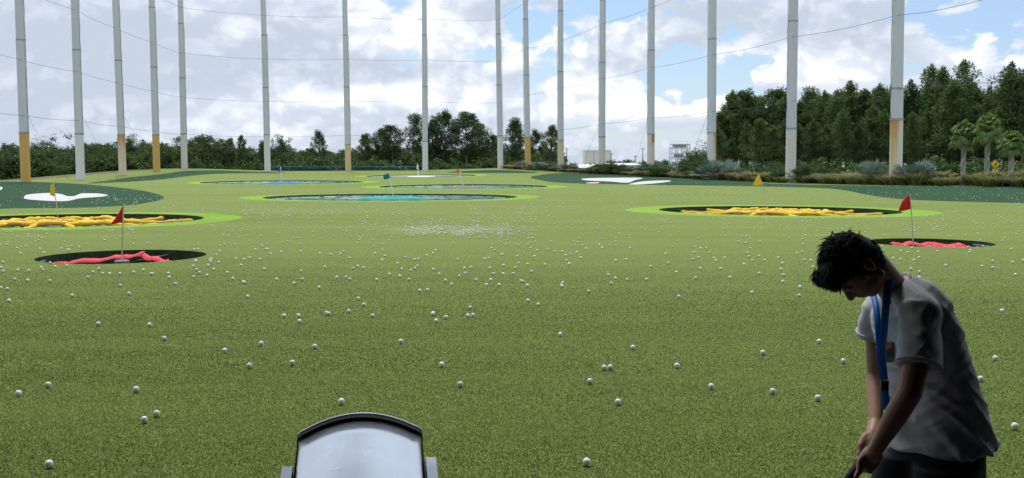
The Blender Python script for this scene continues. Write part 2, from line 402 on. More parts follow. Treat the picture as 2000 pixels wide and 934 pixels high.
zone_mesh('dark_turf', 2, M_DTURF); zone_mesh('sand_bunker', 3, M_SAND); zone_mesh('lime_turf', 4, M_LIME); zone_mesh('bank', 0, M_BED)
g = MB(); N_ = 40
xs = np.linspace(-3500, 3500, N_)
for i in range(N_):
    for j in range(N_): g.v.append((xs[i], xs[j]+1500, LOW))
for i in range(N_-1):
    for j in range(N_-1): g.f.append((i*N_+j, (i+1)*N_+j, (i+1)*N_+j+1, i*N_+j+1))
struct(g.build('ground', M_GROUND))

# the hitting bay the picture is taken from: floor, roof, back wall and the storeys above it
M_CONC = mottled('bay_concrete', (.16, .16, .155), (.2, .2, .195), 3, .8)
M_BAYDARK = mottled('bay_paint', (.035, .036, .04), (.05, .05, .055), 2, .8)
BAY_Y, ROOF_Z, ROOF_Y = 4.05, 3.15, 3.92
b = MB(); b.box((-34, -5, -.85), (34, BAY_Y, .05)); struct(b.build('bay_floor', M_BAYDARK))
for s_ in (-3.1, 3.1):  # unseen partitions, added to keep side light off the golfer's back
    b = MB(); b.box((s_-.05, -4.99, .051), (s_+.05, 3.3, ROOF_Z-.001)); struct(b.build('added_bay_partition', M_BAYDARK))
b = MB(); b.box((-34, -5, ROOF_Z), (34, ROOF_Y, ROOF_Z+.45)); struct(b.build('bay_ceiling', M_BAYDARK))
b = MB(); b.box((-34, -5.3, .05), (34, -5, ROOF_Z)); struct(b.build('bay_back_wall', M_BAYDARK))
b = MB(); b.box((-34, -5, ROOF_Z+.451), (34, ROOF_Y-.3, 12)); struct(b.build('upper_storeys', M_CONC))

# the turf pile itself, modelled where it is near enough to see
M_PILE = leaf_mat('turf_pile', (.122, .176, .042), (.268, .342, .108), .3, None, True)
gr = np.random.default_rng(21); yy = np.linspace(BAY_Y+.08, 25, 500); dens = 15000*np.minimum(1, (5.6/yy)**1.75)*np.clip((25-yy)/13, 0, 1); wid = 2*(yy*.56+.6)
cum = np.cumsum(dens*wid*(yy[1]-yy[0])); nb = int(cum[-1]); by = np.interp(gr.uniform(0, cum[-1], nb), cum, yy); bx = gr.uniform(-1, 1, nb)*(by*.56+.6)
for c in PITS[:2]: k_ = np.hypot(bx-c['x'], by-c['y']) > c['r']+.01; bx, by = bx[k_], by[k_]
nb = len(bx)
bz = np.concatenate([H(bx[i:i+20000], by[i:i+20000]) for i in range(0, nb, 20000)])
fade = np.clip((25-by)/15, .2, 1); hb = gr.uniform(.005, .012, nb)*fade; wb = gr.uniform(.0011, .0021, nb)*np.maximum(1, by/5.6)**.85; a = gr.uniform(0, 2*PI, nb); ln = gr.uniform(.2, 1.3, nb)*hb; la = gr.normal(-.6, 1.5, nb)
P0 = np.stack([bx, by, bz-.002], 1); ws = np.stack([np.cos(a)*wb, np.sin(a)*wb, 0*a], 1); up1 = np.stack([np.cos(la)*ln*.35, np.sin(la)*ln*.35, hb*.65], 1); up2 = np.stack([np.cos(la)*ln, np.sin(la)*ln, hb], 1)
vq = np.stack([P0-ws, P0+ws, P0+up1+ws*.9, P0+up2, P0+up1-ws*.9], 1)
def poly_mesh(name, v, k):
    me = bpy.data.meshes.new(name); n = len(v); me.vertices.add(n*k); me.vertices.foreach_set('co', v.astype(np.float32).ravel()); me.loops.add(n*k); me.polygons.add(n)
    me.loops.foreach_set('vertex_index', np.arange(n*k, dtype=np.int32)); me.polygons.foreach_set('loop_start', np.arange(0, n*k, k, dtype=np.int32)); me.update(calc_edges=True); return me
o_ = link('turf_grass', poly_mesh('turf_grass', vq, 5), M_PILE); o_['kind'] = 'stuff'; o_['label'] = 'short artificial grass pile of the near turf'
# ------------------------------------------------------------------ net poles
M_GALV = mottled('pole_paint', (.55, .575, .60), (.63, .65, .67), .6, .55, (1, 1, .15))
M_COLLAR = mottled('collar_steel', (.30, .32, .34), (.38, .40, .42), 2, .5)
M_WIRE = principled('cable_steel', (.055, .06, .075), .8)[0]
def base_mat(style, seed):
    m, n, b = principled('pole_base_'+style, (.6, .6, .58), .7)
    o = obj_coord(n); s = n.new('ShaderNodeSeparateXYZ'); n.l.new(o, s.inputs[0])
    x, z = s.outputs[0], s.outputs[2]
    str_ = n.noise(n.mapping(o, (3.2, 3.2, .16), (seed*3.1, 0, seed)), 1.4, 6, .65)
    blot = n.noise(n.mapping(o, (1, 1, .5), (seed, seed, 0)), 1.1, 6, .65)
    rust = n.mix(n.rng(str_, .3, .7), (.62, .31, .07), (.40, .15, .035))
    pale = n.mix(n.rng(blot, .3, .7), (.70, .67, .58), (.60, .55, .43))
    tan = n.mix(n.rng(str_, .3, .7), (.62, .44, .18), (.66, .56, .36))
    top = n.rng(z, 2.2, 5.8, 0, 1)                       # 0 at the foot, 1 at the joint
    if style == 'orange': col = n.mix(n.rng(str_, .56, .8, 0, .55), n.mix(n.rng(str_, .3, .7), (.60, .345, .085), (.66, .42, .14)), rust)
    elif style == 'white': col = n.mix(n.rng(str_, .62, .85, 0, .4), (.68, .69, .69), (.55, .53, .47))
    elif style == 'cream': col = n.mix(n.rng(str_, .5, .8), (.63, .62, .57), (.54, .50, .42))
    elif style == 'tan': col = n.mix(n.math('MULTIPLY', n.rng(n.math('ADD', top, str_), 1.25, 1.6), .8), tan, (.36, .13, .04))
    elif style == 'yellow': col = n.mix(n.math('MULTIPLY', n.rng(n.math('ADD', top, blot), 1.3, 1.6), .75), n.mix(top, (.66, .58, .40), (.62, .47, .16)), rust)
    elif style == 'streak':
        f = n.math('MULTIPLY', n.rng(n.math('ADD', n.math('MULTIPLY', top, .8), str_), .66, 1.1), .95); col = n.mix(f, n.mix(.4, pale, tan), rust)
    elif style == 'creamline': col = n.mix(n.rng(str_, .6, .74, 0, .8), (.66, .645, .58), (.56, .42, .22))
    elif style == 'patch':
        f = n.math('MULTIPLY', n.rng(n.math('ADD', x, n.math('MULTIPLY', str_, .3)), .12, .2), n.rng(n.math('ADD', z, n.math('MULTIPLY', str_, 1.2)), 4.6, 5.1)); col = n.mix(f, n.mix(.3, pale, (.7, .69, .65)), rust)
    elif style == 'rightstreak':
        f = n.rng(n.math('ADD', x, n.math('MULTIPLY', n.math('SUBTRACT', str_, .5), .9)), -.06, .3); col = n.mix(f, (.66, .655, .62), n.mix(top, tan, rust))
    else:
        f = n.rng(n.math('ADD', n.math('SUBTRACT', n.math('MULTIPLY', top, .34), x), n.math('MULTIPLY', n.math('SUBTRACT', str_, .5), 1.0)), .0, .42); col = n.mix(f, (.70, .66, .55), n.mix(top, tan, rust))
    n.l.new(col, b.inputs['Base Color']); bump(n, b, blot, .12, .02)
    return m
POLE_LABEL = ['net pole with orange rusted foot at the far left edge', 'pale pole with an all white foot, second along the left side',
    'pole whose cream foot has one brown rust streak, third along the left side', 'pole with plain orange foot, fourth along the left side',
    'thin pole with dirty cream foot on the dark mound at the back left corner', 'pale thin pole standing at the left end of the low barrier net',
    'thin pole with brown tan foot in the middle of the low barrier net', 'pale thin pole at the right end of the low barrier net',
    'all white thin pole on the dark green mound at the back right corner', 'thin pole with orange foot just right of the back corner, by grey green shrubs',
    'pole with yellow tan foot left of the cream box building', 'cream footed pole standing in front of the cream box building', 'pole with one square rust patch high on its foot',
    'pole with rust down the right of its foot beside the left end of the wood', 'thick pole with cream foot in front of the pine wood', 'thickest pole, rust on its left side, nearest on the right']
pole_axis = []
PTOP = 40.0
for i, (bx, by, tx, d, wpx, joints, sec, style) in enumerate(POLES):
    bz = h1(X(bx, d), d); base = Vector((X(bx, d), d, bz)); p1 = W(tx, 0, d)
    slope = (p1-W(bx, by, d)); slope = slope/slope.z
    pole_axis.append((base, slope)); at = lambda h, base=base, slope=slope: base + slope*h
    root = empty('net_pole', base); tag(root, POLE_LABEL[i], 'pole', 'tall net poles round the field')
    r = wpx*d/F_PX/2*1.0
    zs = Z(sec, d)-bz
    hs = [zs] + sorted(Z(j, d)-bz for j in joints)
    while hs[-1] < PTOP-9: hs.append(hs[-1]+8.6)
    hs.append(PTOP)
    def ring(h, rr): return [slope*h + Vector((math.cos(2*PI*(k+.5)/12)*rr, math.sin(2*PI*(k+.5)/12)*rr, 0)) for k in range(12)]
    bb = MB(); bb.loft([ring(-.4, r), ring(zs, r*.985)]); bb.build('base_section', base_mat(style, i+1), root)
    sh = MB(); rr = r*.965
    for k in range(len(hs)-1):
        sh.loft([ring(hs[k]+.001, rr), ring(hs[k+1], rr*.985)]); rr *= .935
    sh.build('shaft', M_GALV, root)
    rr = r*.975
    for k in range(len(hs)-1):
        cb = MB(); cb.loft([ring(hs[k]-.09, rr*1.06), ring(hs[k]+.09, rr*1.06)]); cb.build('collar', M_COLLAR, root); rr *= .935
    # climbing pegs / lacing line up one side of the pole
    lc = MB(); side = -1 if bx > 1000 else 1
    pts = [slope*h + Vector((side*(r*1.10+.03*math.sin(h*2.3)), -.15, 0)) for h in np.arange(zs, 22, .7)]
    lc.tube(pts, .022, 4); lc.build('lacing_rope', M_WIRE, root)
    if i in (0, 1, 2, 11, 12, 13):
        gw = MB(); hh = Z(228 if i < 3 else (245, 240, 224)[i-11], d)-bz; s = 1 if i < 3 else -1
        gw.tube([slope*hh+Vector((s*r, 0, 0)), slope*(hh*.42)+Vector((s*(r+.9+(i % 3)*.25), 2.0, 0)), Vector((s*(r+1.9), 4.5, .1))], .012, 5); gw.build('guy_wire', M_WIRE, root)

# ------------------------------------------------------------------ net cables: each runs from pole to pole right round the field
def cable(rows, label):
    """rows: (pole index or None, px, py, d)"""
    pts = []
    for j, (pi, px, py, d) in enumerate(rows):
        if pi is not None: d = POLES[pi][3]-.3
        pts.append(W(px, py, d))
    out = []
    for a, b_ in zip(pts[:-1], pts[1:]):
        L = (b_-a).length
        for k in range(8):
            t = k/8; p = a.lerp(b_, t); p.z -= 4*t*(1-t)*L*.012; out.append(p)
    out.append(pts[-1])
    m = MB(); m.tube(out, .017, 5); me = m.mesh('net_cable'); base = out[0].copy(); recentre(me, base)
    tag(link('net_cable', me, M_WIRE, loc=base), label, 'cable', 'net cables strung between the poles')
cable([(None, 300, -10, 143), (4, 355, 15, 0), (5, 515, 30, 0), (6, 675, 33, 0), (7, 830, 37, 0), (8, 973, 39, 0), (9, 1028, 4, 0), (None, 1050, -8, 156)], 'topmost thin net cable crossing the sky between the back poles')
cable([(None, 60, -12, 103), (1, 148, 20, 0), (2, 228, 56, 0), (3, 300, 83, 0), (4, 356, 104, 0), (5, 517, 115, 0), (6, 675, 116, 0), (7, 830, 117, 0), (8, 974, 120, 0), (9, 1029, 94, 0), (10, 1095, 80, 0), (11, 1176, 47, 0), (12, 1272, 15, 0), (None, 1330, -10, 123)], 'second net cable from the top strung from pole to pole')
cable([(None, -60, 88, 92), (0, 44, 118, 0), (1, 152, 140, 0), (2, 233, 162, 0), (3, 302, 178, 0), (4, 359, 190, 0), (5, 519, 198, 0), (6, 677, 197, 0), (7, 830, 198, 0), (8, 975, 201, 0), (9, 1030, 186, 0), (10, 1095, 172, 0), (11, 1176, 154, 0), (12, 1272, 132, 0), (13, 1390, 107, 0), (14, 1546, 72, 0), (15, 1752, 30, 0), (None, 1960, -12, 58)], 'long net cable climbing to the upper right over the wood')
cable([(None, -60, 214, 92), (0, 49, 226, 0), (1, 155, 235, 0), (2, 238, 247, 0), (3, 305, 256, 0), (4, 360, 262, 0), (5, 521, 267, 0), (6, 679, 264, 0), (7, 830, 266, 0), (8, 976, 265, 0), (9, 1031, 262, 0), (10, 1095, 253, 0), (11, 1175, 242, 0), (12, 1271, 230, 0), (13, 1390, 218, 0), (14, 1545, 197, 0), (15, 1751, 174, 0), (None, 2080, 140, 60)], 'lowest net cable just above the trees')

# ------------------------------------------------------------------ golf targets
M_PIT = mottled('pit_turf_edge', (.018, .03, .014), (.045, .08, .03), 9, .95, bmp=.4)
M_PITFLOOR = mottled('pit_floor', (.022, .024, .022), (.05, .052, .05), 3, .8)
M_LINER = mottled('pale_liner', (.58, .66, .62), (.70, .76, .72), 1.2, .7)
M_GREYLIN = mottled('grey_liner', (.12, .13, .14), (.22, .24, .25), 2, .7)
M_NET = mottled('teal_net', (.012, .10, .095), (.02, .17, .15), 6, .7)
M_POST = principled('black_post', (.01, .02, .02), .6)[0]
CLOTH = {k: mottled(k+'_cloth', a, b_, 5, .8, bmp=.12) for k, a, b_ in (('red', (.58, .04, .05), (.70, .075, .09)), ('yellow', (.68, .42, .025), (.80, .53, .05)), ('teal', (.012, .25, .21), (.03, .36, .31)),
    ('brown', (.16, .13, .13), (.24, .19, .19)), ('blue', (.02, .12, .52), (.05, .22, .62)), ('white', (.72, .76, .78), (.82, .84, .85)))}
def cloth_tube(m, pts, r, rng, lump=.22, n=9, flat=1.0):
    P = [Vector(p) for p in pts]; out = []
    for a, b_ in zip(P[:-1], P[1:]):
        L = max(2, int((b_-a).length/.07))
        for k in range(L): out.append(a.lerp(b_, k/L))
    out.append(P[-1]); ph = rng.uniform(0, 9)
    rings = []; k = len(out)
    for i, p in enumerate(out):
        t = (out[min(i+1, k-1)]-out[max(i-1, 0)]).normalized(); a = Vector((t.y, -t.x, 0)).normalized(); b2 = Vector((0, 0, 1))
        rr = r*(1+lump*math.sin(i*.75+ph)*.6+lump*rng.uniform(-.6, .6)); off = Vector((rng.uniform(-1, 1), rng.uniform(-1, 1), rng.uniform(-.5, .5)))*r*.12
        if i in (0, k-1): rr *= .6
        rings.append([p+off+a*math.cos(2*PI*q/n)*rr*(1+rng.uniform(-.1, .1))+b2*math.sin(2*PI*q/n)*rr*flat for q in range(n)])
    m.loft(rings)
TARGET_LABEL = {'red': 'small round target pit with torn pink red cloth, {}', 'yellow': 'target pit with rolled yellow cloth and lime ring, {}', 'teal': 'wide target pit with teal nets in the centre of the field',
    'brown': 'target pit with dull brown centre, behind the teal one and to its right', 'blue': 'target pit with blue centre cloth on the left at the back', 'white': 'farthest target pit with white centre, below the low barrier net'}
for c in PITS:
    rng = random.Random(int(c['x']*10)+77); k = c['kind']; r = c['r']; base = Vector((c['x'], c['y'], h1(c['x'], c['y'])))
    root = empty('golf_target', base)
    lab = TARGET_LABEL[k].format('at the near left' if k == 'red' and c['x'] < 0 else 'at the right behind the golfer' if k == 'red' else 'cut by the left photo edge' if c['x'] < 0 else 'on the right before the thickest pole')
    tag(root, lab, 'golf target', 'round targets sunk in the turf')
    n = 72; depth = .75 if k in ('red', 'yellow') else .16
    pts = circle(c, r, n); rim = [Vector((x, y, h1(x, y)))-base for x, y in pts]
    wl = MB(); rings = [rim, [p*1.0+Vector((0, 0, -.02)) for p in rim], [Vector((p.x*.985, p.y*.985, p.z-depth)) for p in rim]]; wl.loft(rings, False); wl.build('pit_wall', M_PIT, root, True)
    def S(fr, ang, dz=0.0):
        x, y = math.cos(ang)*r*fr, math.sin(ang)*r*fr
        return Vector((x, y, h1(c['x']+x, c['y']+y)-base.z+dz))
    if k in ('red', 'yellow'):
        fl = MB(); fl.loft([[Vector((p.x*.986, p.y*.986, p.z-depth+.02)) for p in rim], [Vector((p.x*.04, p.y*.04, -depth)) for p in rim]], True); fl.build('pit_floor', M_PITFLOOR, root)
    if k == 'red':
        lo = MB(); left = c['x'] < 0
        L = [(-.70, -.50, -.09), (-.50, -.16, -.075), (-.10, .10, -.03), (.18, .20, .005)] if left else [(-.62, .02, -.05), (-.3, .12, -.04), (.1, .06, -.05), (.55, -.12, -.06)]
        def strip(P, wid, rg):
            q = MB(); rows = []
            PP = [Vector((a*r, b_*r, z)) for a, b_, z in P]; fine = []
            for a, b_ in zip(PP[:-1], PP[1:]):
                for t in range(8): fine.append(a.lerp(b_, t/8))
            fine.append(PP[-1])
            for i, p in enumerate(fine):
                w_ = wid*(1+rg.uniform(-.12, .12)); z1 = rg.uniform(-.011, .011); p = p+Vector((0, rg.uniform(-.03, .03), .016*math.sin(i*.9)))
                rows.append([p+Vector((0, w_*.5, .034+z1)), p+Vector((0, .0, .022+z1)), p+Vector((0, -w_*.5, -.026)), p+Vector((0, -w_*.5, -.038)), p+Vector((0, 0, .010+z1)), p+Vector((0, w_*.5, .022+z1))])
            q.loft(rows); return q
        strip(L, .20, rng).build('cloth', CLOTH['red'], root, True)
        L2 = [(.14, .20, -.01), (.40, -.02, -.04), (.66, -.28, -.08), (.86, -.40, -.10)] if left else [(.0, -.1, -.08), (.3, -.22, -.09), (.55, -.3, -.09), (.72, -.34, -.1)]
        strip(L2, .18, rng).build('cloth', CLOTH['red'], root, True)
        lump = MB(); cloth_tube(lump, [S(.62, PI*1.2, -.12), S(.78, PI*1.2, -.08)] if left else [S(.5, -.5, -.12), S(.7, -.45, -.1)], .05, rng, .4); lump.build('cloth_knot', CLOTH['red'], root, True)
        hub = MB(); hub.loft([[Vector((math.cos(2*PI*q/20)*rr*r, math.sin(2*PI*q/20)*rr*r-.05, z)) for q in range(20)] for rr, z in ((.09, -.6), (.09, -.075), (.08, -.065), (.02, -.06))]); hub.build('hub', M_GREYLIN, root)
        hs = MB(); a0, a1 = (PI*1.02, PI*1.62) if left else (-.55, .35); hs.tube([S(.955, a0+(a1-a0)*t/16, -.09) for t in range(17)], .035, 7); hs.build('hose', M_NET, root, True)
        fr_ = MB(); fr_.tube([Vector((-.05*r, -.1*r, -.15)), Vector((.34*r, .62*r, -.06))], .025, 6); fr_.build('frame_bar', M_POST, root)
    elif k == 'yellow':
        ln = MB(); ln.loft([[Vector((p.x*.97, p.y*.97, p.z-.36)) for p in rim], [Vector((p.x*.4, p.y*.4, p.z*.4-.20)) for p in rim], [Vector((p.x*.05, p.y*.05, -.16)) for p in rim]], True); ln.build('liner', M_GREYLIN, root, True)
        cl = MB(); m_ = 10
        for q in range(m_):
            a0, a1 = 2*PI*q/m_+.2, 2*PI*(q+1)/m_+.2
            cloth_tube(cl, [S(.41+rng.uniform(-.05, .05), a0, -.06), S(.40, (a0+a1)/2, -.03+rng.uniform(-.03, .03)), S(.41+rng.uniform(-.05, .05), a1, -.05)], .115, rng, .32, 11, .62)
        cl.build('rolled_cloth', CLOTH['yellow'], root, True)
        cl = MB()
        for q in range(5):
            a0 = 2*PI*q/5+.5; cloth_tube(cl, [S(.38, a0, -.09), S(.15, a0+1.2, -.07), S(.37, a0+2.3, -.06)], .085, rng, .4, 9, .6)
        cl.build('heaped_cloth', CLOTH['yellow'], root, True)
        for q in range(10):
            a0 = 2*PI*(q+.5)/10+rng.uniform(-.1, .1); e = rng.uniform(.78, .93); st = MB()
            cloth_tube(st, [S(.40, a0-.08, -.08), S(.65, a0, -.15), S(e, a0+.05, -.10)], .068, rng, .2, 8); st.build('cloth_arm', CLOTH['yellow'], root, True)
        for q in range(10):
            a0 = 2*PI*q/10; ps = MB(); ps.tube([S(.94, a0, -.5), S(.94, a0, -.06)], .04, 6); ps.tube([S(.94, a0, -.08), S(.5, a0, -.15)], .025, 5); ps.build('frame_post', M_POST, root)
    else:
        ln = MB(); ln.loft([[Vector((p.x*.972, p.y*.972, p.z-.10)) for p in rim], [Vector((p.x*.5, p.y*.5, p.z*.5-.24)) for p in rim], [Vector((p.x*.02, p.y*.02, -.25)) for p in rim]], True); ln.build('liner', M_LINER, root, True)
        m_ = 18
        for q in range(m_):
            a0 = 2*PI*q/m_+.1; ps = MB(); dx = r*.012
            for s_ in (-1, 1): ps.tube([S(.975, a0+s_*.022, -.02), S(.93, a0-s_*.012, -.26)], .045*math.sqrt(r/7), 5)
            ps.tube([S(.965, a0-.03, -.03), S(.965, a0+.03, -.03)], .05, 5); ps.build('frame_post', M_POST, root)
        nt = MB()
        for q in range(m_):
            a0, a1 = 2*PI*q/m_+.1, 2*PI*(q+1)/m_+.1
            for fr0, fr1, sag in ((.95, .93, .17), (.93, .80, .10), (.80, .62, .10)):
                nt.tube([S(fr0+(fr1-fr0)*t/8, a0+(a1-a0)*t/8, -.07-(1-fr0)*.35-sag*4*(t/8)*(1-t/8)+.05*(fr0 < .94)) for t in range(9)], .026*math.sqrt(r/7), 5)
            nt.tube([S(.93, a0, -.12), S(.7, a0+.12, -.10), S(.42, a0+.2, -.13)], .035, 5)
        for fr0 in (.62, .48):
            nt.tube([S(fr0, 2*PI*t/48, -.13+.03*math.sin(t*2.1)) for t in range(49)], .06, 5)
        nt.build('net', M_NET if k != 'white' else CLOTH['white'] if False else M_NET, root, True)
        cc = MB(); rr0 = .27 if k != 'blue' else .23
        prof = [(1.0, -.30), (1.0, -.13), (.93, -.045), (.7, -.03), (.35, -.045), (.03, -.04)]
        cc.loft([[S(rr0*f*(1+.05*math.sin(5*2*PI*q/60+f*9)+rng.uniform(-.02, .02)), 2*PI*q/60, z+rng.uniform(-.018, .018)) for q in range(60)] for f, z in prof]); cc.build('centre_cloth', CLOTH[k], root, True)

# ------------------------------------------------------------------ target flags
M_STICK = principled('fibreglass_stick', (.62, .58, .38), .5)[0]
M_WSTICK = principled('white_stick', (.72, .72, .68), .5)[0]
FLAGC = {k: leaf_mat(k+'_flag', a, b_, .5) for k, a, b_ in (('red', (.56, .012, .02), (.70, .03, .04)), ('yellow', (.74, .58, .012), (.84, .68, .03)), ('teal', (.0, .20, .20), (.02, .28, .27)), ('blue', (.01, .09, .50), (.02, .13, .6)),
    ('orange', (.66, .22, .03), (.74, .3, .05)), ('white', (.74, .76, .8), (.82, .83, .85)))}
def flag(kind, d, foot, top, corners, label, stick, group=None):
    """foot/top: stick pixels; corners: outline of the cloth in pixels, first two on the stick"""
    f0, f1 = W(*foot, d), W(*top, d); f0.z = min(f0.z, h1(f0.x, f0.y)); root = empty('target_flag', f0); tag(root, label, 'flag', group or 'flags on the targets')
    m = MB(); m.tube([Vector((0, 0, -.2)), (f1-f0)*.5, f1-f0], max(.012, .00042*d), 6); m.build('flagstick', stick, root)
    P = [W(*q, d)-f0 for q in corners]; a, b_, rest = P[0], P[1], P[2:]
    # cloth: rows from the stick edge to the far edge, rippling in depth, with real thickness
    m = MB(); N1, N2 = 10, 6; far0, far1 = (rest[1], rest[0]) if len(rest) > 1 else (rest[0], rest[0])
    size = (a-b_).length; grid = []
    for i in range(N1+1):
        t = i/N1; row = []
        for j in range(N2+1):
            s = j/N2; e0, e1 = a.lerp(far0, t), b_.lerp(far1, t)
            p = e0.lerp(e1, s); p = p + Vector((0, math.sin(t*5+s*2.0)*size*.10*t, -math.sin(t*PI)*size*.02)); row.append(p)
        grid.append(row)
    th = Vector((0, .006+.00008*d, 0))
    for sgn in (-1, 1):
        o = len(m.v)
        for row in grid: m.v += [tuple(p+th*sgn) for p in row]
        for i in range(N1):
            for j in range(N2):
                q = (o+i*(N2+1)+j, o+i*(N2+1)+j+1, o+(i+1)*(N2+1)+j+1, o+(i+1)*(N2+1)+j); m.f.append(q if sgn > 0 else q[::-1])
    m.build('cloth', FLAGC[kind], root, True)
    return root
flag('red', 17.0, (237, 512), (241.5, 399.5), [(241.5, 400), (241, 433), (217, 438.5)], 'red pennant on a thin stick in the near left pit', M_STICK)
flag('red', 20.2, (1785, 470), (1777, 379.5), [(1777, 380), (1780, 408), (1755, 413), (1761, 393)], 'red flag on a leaning stick above the golfer at the right', M_STICK)
flag('yellow', 29.2, (115, 430), (104, 356.5), [(104, 357), (107.5, 384), (97, 380), (101, 362)], 'yellow flag hanging limp over the white sand patch on the left', M_STICK)
flag('yellow', 36.2, (1503, 408), (1482, 341), [(1482, 341), (1490, 360), (1472, 363), (1475, 350)], 'yellow flag on a leaning stick in the right yellow pit', M_STICK)
flag('teal', 53.6, (769, 384), (760, 339), [(760, 338), (764, 348), (750, 351), (748, 342)], 'teal flag on a thin stick in the central target', M_WSTICK)
flag('orange', 82, (905, 364), (898, 330), [(898, 330), (901, 337), (891, 339), (890, 332)], 'small orange flag over the brown target', M_WSTICK)
flag('blue', 100, (550, 356), (548, 326), [(548, 326), (551, 335), (544, 336), (545, 328)], 'small blue flag in front of the low barrier net', M_WSTICK)
flag('white', 140, (817, 344), (816, 320), [(816, 320), (817.5, 330), (813.5, 330), (814, 324)], 'tiny white flag beside the pole at the right end of the low barrier', M_WSTICK)

# ------------------------------------------------------------------ low barrier net at the back
M_BLUEROPE = principled('blue_rail', (.05, .20, .36), .5)[0]; M_DNET = principled('dark_netting', (.018, .03, .05), .8)[0]
xa, xb, yb = X(530, 161), X(829, 161), 161.0
base = Vector((xa, yb, h1(xa, yb))); root = empty('barrier_net', base); tag(root, 'low dark barrier net with blue top rope between the back poles', 'net')
ztop = Z(325.6, yb)-base.z
m = MB(); m.tube([Vector((0, 0, ztop)), Vector(((xb-xa)*.5, 0, ztop-.06)), Vector((xb-xa, 0, ztop))], .055, 6); m.build('top_rope', M_BLUEROPE, root)
m = MB()
for q in range(9): m.tube([Vector((0, 0, ztop*q/9-.15)), Vector((xb-xa, 0, ztop*q/9-.15))], .016, 4)
for q in range(90): m.tube([Vector(((xb-xa)*q/89, .03, -.3)), Vector(((xb-xa)*q/89, .03, ztop))], .014, 4)
m.build('netting', M_DNET, root)
for q in range(7):
    m = MB(); m.tube([Vector(((xb-xa)*q/6, .08, -.3)), Vector(((xb-xa)*q/6, .08, ztop))], .04, 6); m.build('post', M_DNET, root)

# ------------------------------------------------------------------ beyond the right-hand edge: buildings, canopies, mast poles, signs
M_CREAM = mottled('cream_render', (.80, .77, .66), (.86, .83, .72), .3, .85); M_WHITEM = principled('white_steel', (.66, .68, .70), .5)[0]
M_ROOFW = mottled('pale_roof', (.66, .68, .70), (.74, .76, .78), .5, .6); M_GREYW = principled('grey_panel', (.34, .38, .42), .6)[0]; M_DARKP = principled('dark_steel', (.07, .075, .08), .6)[0]
d = 420; x0, x1, zt = X(1141, d), X(1193, d), Z(293.5, d)
root = empty('box_building', ((x0+x1)/2, d, LOW)); tag(root, 'plain cream box building far off behind the right poles', 'building'); hw = (x1-x0)/2
m = MB(); m.box((-hw, 0, 0), (hw, 12, zt-LOW-.5)); m.build('wall', M_CREAM, root)
m = MB(); m.box((-hw-.08, -.08, zt-LOW-.498), (hw+.08, 12.08, zt-LOW)); m.build('parapet', M_CREAM, root)
m = MB(); m.box((-hw+3.9, -.12, 0), (-hw+4.1, -.02, zt-LOW-.5)); m.build('downpipe', M_GREYW, root)
def canopy(d, xl, xr, ytop, ybot, dep, label, slope):
    x0, x1 = X(xl, d), X(xr, d); zt, zb = Z(ytop, d), Z(ybot, d); root = empty('parking_canopy', (x0, d, LOW)); tag(root, label, 'canopy', 'pale canopies over the car park'); w_ = x1-x0
    rows = 6
    m = MB()
    for q in range(rows):
        t0, t1 = q/rows, (q+.86)/rows; z0, z1 = zb+(zt-zb)*t0-LOW, zb+(zt-zb)*t1-LOW
        m.add([(slope*t0, dep*t0, z0), (w_+slope*t0*.3, dep*t0, z0), (w_+slope*t1*.3, dep*t1, z1), (slope*t1, dep*t1, z1), (slope*t0, dep*t0, z0-.15), (w_+slope*t0*.3, dep*t0, z0-.15), (w_+slope*t1*.3, dep*t1, z1-.15), (slope*t1, dep*t1, z1-.15)],
              [(0,1,2,3),(7,6,5,4),(0,4,5,1),(1,5,6,2),(2,6,7,3),(3,7,4,0)])
    m.build('roof', M_ROOFW, root)
    m = MB(); m.box((0, .3, zb-LOW-.45), (w_, .6, zb-LOW-.16)); m.build('beam', M_WHITEM, root)
    for q in range(5):
        xx = w_*(.06+.88*q/4)
        m = MB(); m.box((xx-.12, .35, 0), (xx+.12, .6, zb-LOW-.451)); m.build('post', M_DARKP, root)
canopy(230, 1112, 1178, 320.5, 327.5, 16, 'pale slatted canopy left of the cream box building', -1.5)
canopy(240, 1188, 1256, 318, 322.5, 14, 'pale canopy right of the cream box building', -2)
# scaffold tower
d = 350; x0, x1, zt = X(1311, d), X(1346, d), Z(282, d)-LOW
root = empty('steel_tower', (x0, d, LOW)); tag(root, 'white open steel tower frame with decks beside the wood', 'tower'); w_ = x1-x0
for xx in (0, w_*.33, w_*.66, w_):
    for yy in (0, 4.5):
        m = MB(); m.box((xx-.13, yy-.13, 0), (xx+.13, yy+.13, zt-(0 if xx > .1 else .6))); m.build('column', M_WHITEM, root)
lv = [zt*q for q in (.16, .30, .44, .58, .72, .88, 1.0)]
for q, z in enumerate(lv):
    m = MB(); m.box((-.5 if q % 2 else -.2, -.4, z-.14), (w_+(.4 if q % 3 else .1), 4.9, z+.08)); m.build('deck', M_WHITEM, root)
    m = MB(); m.tube([(-.2, -.42, z+1.0), (w_+.2, -.42, z+1.0)], .05, 5); m.build('handrail', M_WHITEM, root)
m = MB()
for q in range(len(lv)-1):
    s_ = w_*.33
    for xx in (0, s_, 2*s_):
        if (q+int(xx)) % 2: m.tube([(xx, -.18, lv[q]), (xx+s_, -.18, lv[q+1])], .06, 5)
        else: m.tube([(xx+s_, -.18, lv[q]), (xx, -.18, lv[q+1])], .06, 5)
m.build('bracing', M_WHITEM, root)
m = MB(); m.box((w_*.15, .3, lv[5]+.1), (w_*.82, 4.2, lv[6]-.15)); m.build('equipment_cabin', M_GREYW, root)
m = MB(); m.box((w_*.2, .5, lv[3]+.1), (w_*.7, 4.2, lv[4]-.4)); m.build('equipment_cabin', M_GREYW, root)
